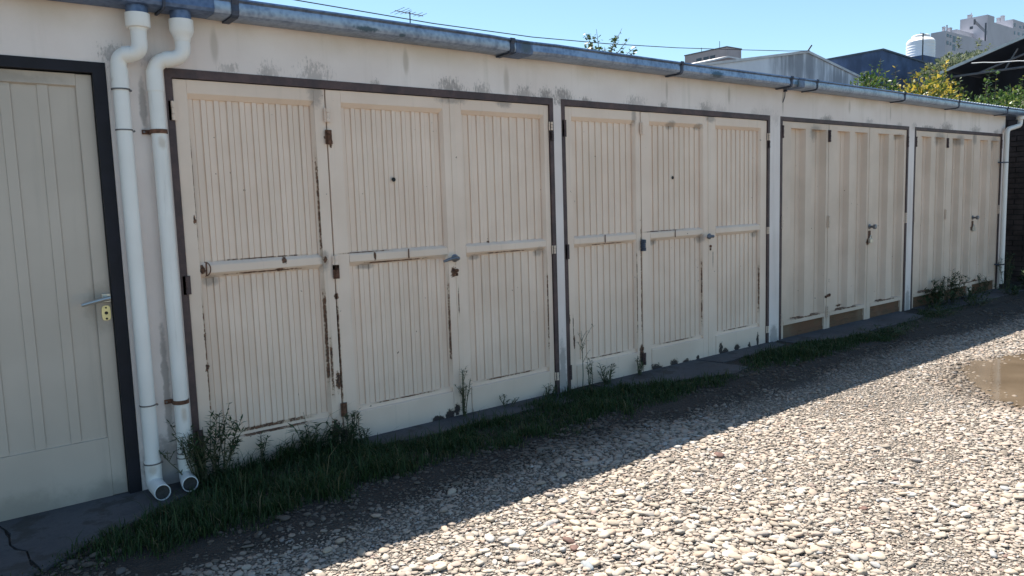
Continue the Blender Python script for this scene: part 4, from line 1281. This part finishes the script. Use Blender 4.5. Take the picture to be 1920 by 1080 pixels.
# grey green tree behind the barn and the dark gable
tree('tree', (47.5, 15.0, 0), 5.0, [((45.6, 15, 7.8), (1.2, 1.2, .6)), ((47.2, 15, 8.1), (1.4, 1.2, .7)), ((49.0, 15, 8.3), (1.6, 1.4, .75)), ((51.0, 15, 8.6), (1.5, 1.3, .7)), ((48.5, 15, 7.3), (2.2, 1.4, .8))], 60, .26, M['greyleaf'],
     'grey green feathery tree in front of the white tower', 8,
     [((45.8, 15, 8.2), (-.1, 0, 1), .5, 22), ((47, 15, 9.0), (.2, 0, 1), .7, 22), ((49.5, 15, 9.2), (.6, 0, 1), .8, 22), ((51, 15, 9.2), (.8, 0, 1), .7, 16)], 'tree', None, .25)

# ================================================================== BUILDINGS BEHIND
def gable_house(name, label, xl, xa, xr, zl, za, zr, y0, depth, wall_m, roof_m, cop_m, t_=.14):
    root = empty(name, ((xl + xr) / 2, y0, 0), label, 'building')
    L = ((xl + xr) / 2, y0, 0)
    m = MB(); m.prism([(xl, -.2), (xr, -.2), (xr, zr), (xa, za), (xl, zl)], 'y', y0, y0 + depth); m.build('wall', wall_m, root, L)
    m = MB()
    m.prism([(xl - .2, zl - .02), (xa, za + .004), (xa, za + .05), (xl - .2, zl + .03)], 'y', y0 + .3, y0 + depth + .2)
    m.prism([(xa, za + .004), (xr + .2, zr - .02), (xr + .2, zr + .03), (xa, za + .05)], 'y', y0 + .3, y0 + depth + .2)
    m.build('roof', roof_m, root, L)
    for (ax, az, bx, bz) in ((xl, zl, xa, za), (xa, za, xr, zr)):
        m = MB(); m.prism([(ax, az + .003), (bx, bz + .003), (bx, bz + t_), (ax, az + t_)], 'y', y0 - .06, y0 + .28); m.build('coping', cop_m, root, L)
    return root


gh = gable_house('gable_building', 'grey weathered plaster gable with dark streaks above the gutter', 20.8, 29.95, 39.2, 5.63, 7.10, 5.60, 14.0, 14, M['gable'], M['trim'], M['coping'], .10)
m = MB(); m.tube([(30.1, 14.1, 7.15), (30.3, 14.0, 7.45)], .03, 6); m.build('roof_stub', M['iron'], gh, (30.1, 14.1, 7.15))
gable_house('dark_gable_building', 'dark haze-blue gabled building behind the grey gable', 34.0, 44.5, 55.5, 7.35, 9.28, 8.72, 18.0, 12, M['dark_wall'], M['dark_roof'], M['dark_roof'], .10)

# barn at the right
BN = empty('barn', (33, 3, 0), 'dark open tin barn with sloping roof at the right edge', 'barn'); L = (33, 3, 0)
yl, ya, yr, zl_, za_ = 8.35, 3.0, -2.35, 5.36, 6.96
m = MB(); m.prism([(31.6, q[0], q[1]) for q in ()] or [(yl - .3, -.2), (yr + .3, -.2), (yr + .3, zl_ - .02), (ya, za_ - .12), (yl - .3, zl_ - .02)], 'x', 31.6, 31.75); m.build('back_wall', M['barn'], BN, L)
m = MB(); m.box(29.2, 46, yl - .32, yl - .2, -.2, zl_ - .02); m.build('side_wall', M['barn'], BN, L)
for s_ in (1, -1):
    yo = ya + s_ * (yl - ya)
    m = MB(); m.prism([(yo, zl_), (ya, za_), (ya, za_ + .05), (yo, zl_ + .05)], 'x', 29.06, 46); m.build('roof', M['dark_roof'], BN, L)
    m = MB(); m.prism([(yo, zl_ - .03), (ya, za_ - .03), (ya, za_ + .07), (yo, zl_ + .07)], 'x', 29.0, 29.05); m.build('fascia', M['trim'], BN, L)
    m = MB(); m.tube([(29.3, ya + s_ * 4.3, 5.2), (29.3, ya, 6.50)], .035, 6); m.build('rafter', M['rafter'], BN, L)
m = MB(); m.tube([(29.3, yl - .2, 5.22), (29.3, yr + .2, 5.22)], .04, 6); m.build('tie_beam', M['rafter'], BN, L)
for y, z in ((6.4, 5.85), (5.2, 6.2), (4.2, 6.5)):
    m = MB(); m.tube([(29.3, y, 5.24), (29.3, y - .35, z)], .028, 6); m.build('strut', M['rafter'], BN, L)
CO = empty('strung_rope', (28.8, 6, 5.4), 'pale twisted rope strung across the front of the dark barn', 'rope')
m = MB(); m.tube([(28.8, 7.25 - .35 * k, 5.52 - .036 * k * 1.1 + .012 * math.sin(k * 2.1)) for k in range(13)], .018, 6); m.build('strand', M['white_cord'], CO, (28.8, 6, 5.4))

# small block with three windows
BK = empty('rooftop_block', (60.2, 42, 0), 'small mauve rooftop block with three dark windows left of the grey gable', 'building'); L = (60.2, 42, 0)
m = MB(); m.box(60.2, 62.42, 40, 44.8, -.2, 14.80); m.build('wall', M['block'], BK, L)
m = MB(); m.box(60.15, 62.47, 39.95, 44.85, 14.803, 14.90); m.build('roof', M['rafter'], BK, L)
for (ya, yb) in ((42.75, 43.45), (41.95, 42.62), (41.22, 41.84)):
    m = MB(); m.box(60.17, 60.24, ya, yb, 13.5, 14.36); fr = m.build('window', M['block'], BK, (60.2, ya, 13.5))
    m = MB(); m.box(60.155, 60.168, ya + .04, yb - .04, 13.54, 14.32); m.build('pane', M['glass'], fr, (60.2, ya, 13.5))
m = MB(); m.prism([(52.9, 12.30), (54.9, 12.76), (57.2, 12.72), (57.2, 12.84), (54.9, 12.90), (52.9, 12.42)], 'y', 36, 39.9); cpy = m.build('canopy', M['coping'], BK, L)
m = MB(); m.box(53.6, 56.6, 38, 39.9, -.2, 12.28); m.build('annex', M['block'], BK, L)
for y, h in ((40.85, .6), (42.9, .38)):
    m = MB(); m.tube([(60.3, y, 14.9), (60.3, y, 14.9 + h)], .025, 6); m.build('roof_pipe', M['iron'], BK, (60.3, y, 14.9))

# tower block
TW = empty('tower_block', (345, 124, 0), 'tall pale haze-tinted apartment tower on the skyline at top right', 'building'); L = (345, 124, 0)
m = MB(); m.box(345.34, 352.2, 123.84, 134.0, -1, 69.9); m.box(352.2, 390, 123.86, 134, -1, 67.6); m.box(371.95, 392, 123.84, 131.2, 67.6, 71.3)
m.box(307.58, 345.3, 123.84, 129.0, -1, 59.5); m.box(330, 345.3, 129.0, 134.5, -1, 63.5)
m.build('wall', M['tower'], TW, L)
wins = [('x', 345.34, 128.2, 128.9, 66.9, 69.0), ('x', 345.34, 129.1, 130.3, 65.3, 66.4), ('x', 345.34, 130.3, 132.3, 62.3, 62.95), ('x', 345.34, 130.3, 132.2, 58.9, 59.6), ('x', 345.34, 124.1, 124.7, 50, 66.8),
        ('y', 123.84, 308.6, 310.4, 57.4, 58.6), ('y', 123.84, 311.2, 312.6, 57.4, 58.4), ('y', 123.84, 313.9, 316.3, 56.0, 58.3), ('y', 123.84, 313.9, 316.3, 53.0, 55.3), ('y', 123.84, 308.6, 310.4, 54.6, 56.0), ('y', 123.84, 311.4, 312.8, 54.6, 55.8),
        ('y', 123.84, 373.2, 374.6, 68.4, 69.9), ('y', 123.84, 377.6, 379.4, 65.4, 66.6), ('y', 123.84, 379.0, 381, 68.4, 69.4), ('y', 123.84, 383.0, 384.8, 68.6, 70), ('y', 123.84, 373.2, 374.6, 65.2, 66.6), ('y', 123.84, 383.0, 384.8, 65.4, 66.8)]
for ax, c, a, b, z0, z1 in wins:
    m = MB()
    if ax == 'x': m.box(c - .06, c + .05, a, b, z0, z1)
    else: m.box(a, b, c - .06, c + .05, z0, z1)
    m.build('window', M['glass'], TW, (c, a, z0) if ax == 'x' else (a, c, z0))
for (x, y, z, sx, h) in ((309.5, 125.3, 59.5, .55, 1.6), (309.5, 123.2 + 1.0, 59.5, .25, 2.0), (313.5, 124.8, 59.5, .7, 1.6), (347, 131, 69.9, .9, 1.2), (347, 130.5, 69.9, .15, 2.0), (374, 130, 71.3, .9, 1.7), (374, 128.6, 71.3, .8, 2.3)):
    m = MB(); m.box(x - sx, x + sx, y - sx * .7, y + sx * .7, z + .003, z + h); m.box(x - sx * 1.15, x + sx * 1.15, y - sx * .8, y + sx * .8, z + h, z + h + .25); m.build('chimney', M['tower'], TW, (x, y, z))
m = MB()
for zz in np.arange(68.2, 69.4, .5): m.tube([(345.4, 123.86, zz - 6), (345.3, 128.6, zz - .5)], .12, 5)
m.tube([(345.27, 134.6, 61.6), (345.27, 129.8, 62.0)], .1, 5)
m.build('stair_rail', M['rafter'], TW, L)
m = MB(); m.tube([(392, 126, 71), (392, 126, 92)], .12, 5)
for k in range(4): m.tube([(392, 125.3, 74 + k * 5), (392, 126.7, 76 + k * 5)], .06, 4)
m.build('mast', M['rafter'], TW, (392, 126, 71))

# white water tank with a post
TK = empty('water_tank', (63.2, 24.2, 11), 'white ribbed plastic water tank on a roof left of the tower', 'water tank'); L = (63.2, 24.2, 11)
m = MB(); R0 = 1.02
prof = [(0, R0)]
for k in range(6): prof += [(.12 + k * .2, R0), (.15 + k * .2, R0 * .985), (.19 + k * .2, R0)]
m.lathe((63.2, 24.2, 11.3), (0, 0, 1), prof + [(1.45, R0 * .99), (1.62, R0 * .86), (1.74, R0 * .66), (1.80, R0 * .5)], 28); m.build('body', M['tank'], TK, L, smooth=True)
m = MB(); m.lathe((63.2, 24.2, 13.08), (0, 0, 1), [(0, R0 * .64), (.12, R0 * .64), (.17, R0 * .55), (.19, .01)], 24); m.build('lid', M['tank'], TK, L, smooth=True)
TB = empty('tank_house', (63.2, 24.2, 0), 'low dark house roof carrying the white water tank', 'building')
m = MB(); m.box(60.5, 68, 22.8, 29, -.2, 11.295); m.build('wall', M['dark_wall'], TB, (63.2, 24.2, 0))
TP = empty('antenna_post', (58.6, 22, 0), 'thin dark post in front of the white water tank', 'post')
m = MB(); m.tube([(58.58, 22, 0), (58.58, 22, 12.5)], .045, 8); m.build('post', M['iron'], TP, (58.6, 22, 0))
m = MB(); m.tube([(58.58, 21.75, 12.35), (58.58, 22.2, 12.55)], .03, 6); m.build('cross_arm', M['iron'], TP, (58.6, 22, 12.4))

# television antenna on a pole behind the garages
TV = empty('tv_antenna', (9.66, 12, 0), 'small television antenna on a thin mast above the left of the gutter', 'antenna'); L = (9.66, 12, 5.7)
m = MB(); m.tube([(9.66, 12, 0), (9.66, 12, 5.80)], .014, 8); m.build('mast', M['iron'], TV, (9.66, 12, 0))
m = MB(); m.tube([(9.27, 12, 5.785), (10.02, 12, 5.755)], .011, 8); m.build('boom', M['alu'], TV, L)
for x, l_, z in ((9.33, .32, 5.785), (9.45, .33, 5.78), (9.55, .24, 5.777), (9.62, .16, 5.775), (9.74, .14, 5.77), (9.88, .20, 5.762), (10.0, .19, 5.758)):
    m = MB(); m.tube([(x, 12 - l_, z + .012), (x, 12 + l_, z + .012)], .005, 6); m.build('element', M['iron'], TV, (x, 12, z))
# overhead cable
CB = empty('overhead_cable', (14.9, 13.8, 6.1), 'black overhead cable sagging across the sky above the gutter', 'cable')
pts_ = []
for px_, z_ in ((-22, 8.6), (-10, 7.35), (0, 6.6), (7.73, 6.21), (11.5, 6.12), (14.94, 6.13), (18, 6.25), (21.5, 6.46), (25.12, 6.74), (28.32, 7.0), (29.9, 7.16)): pts_.append((px_, 13.85, z_))
m = MB(); m.tube(pts_, .013, 6); m.build('cable', M['cable'], CB, (14.9, 13.8, 6.1))
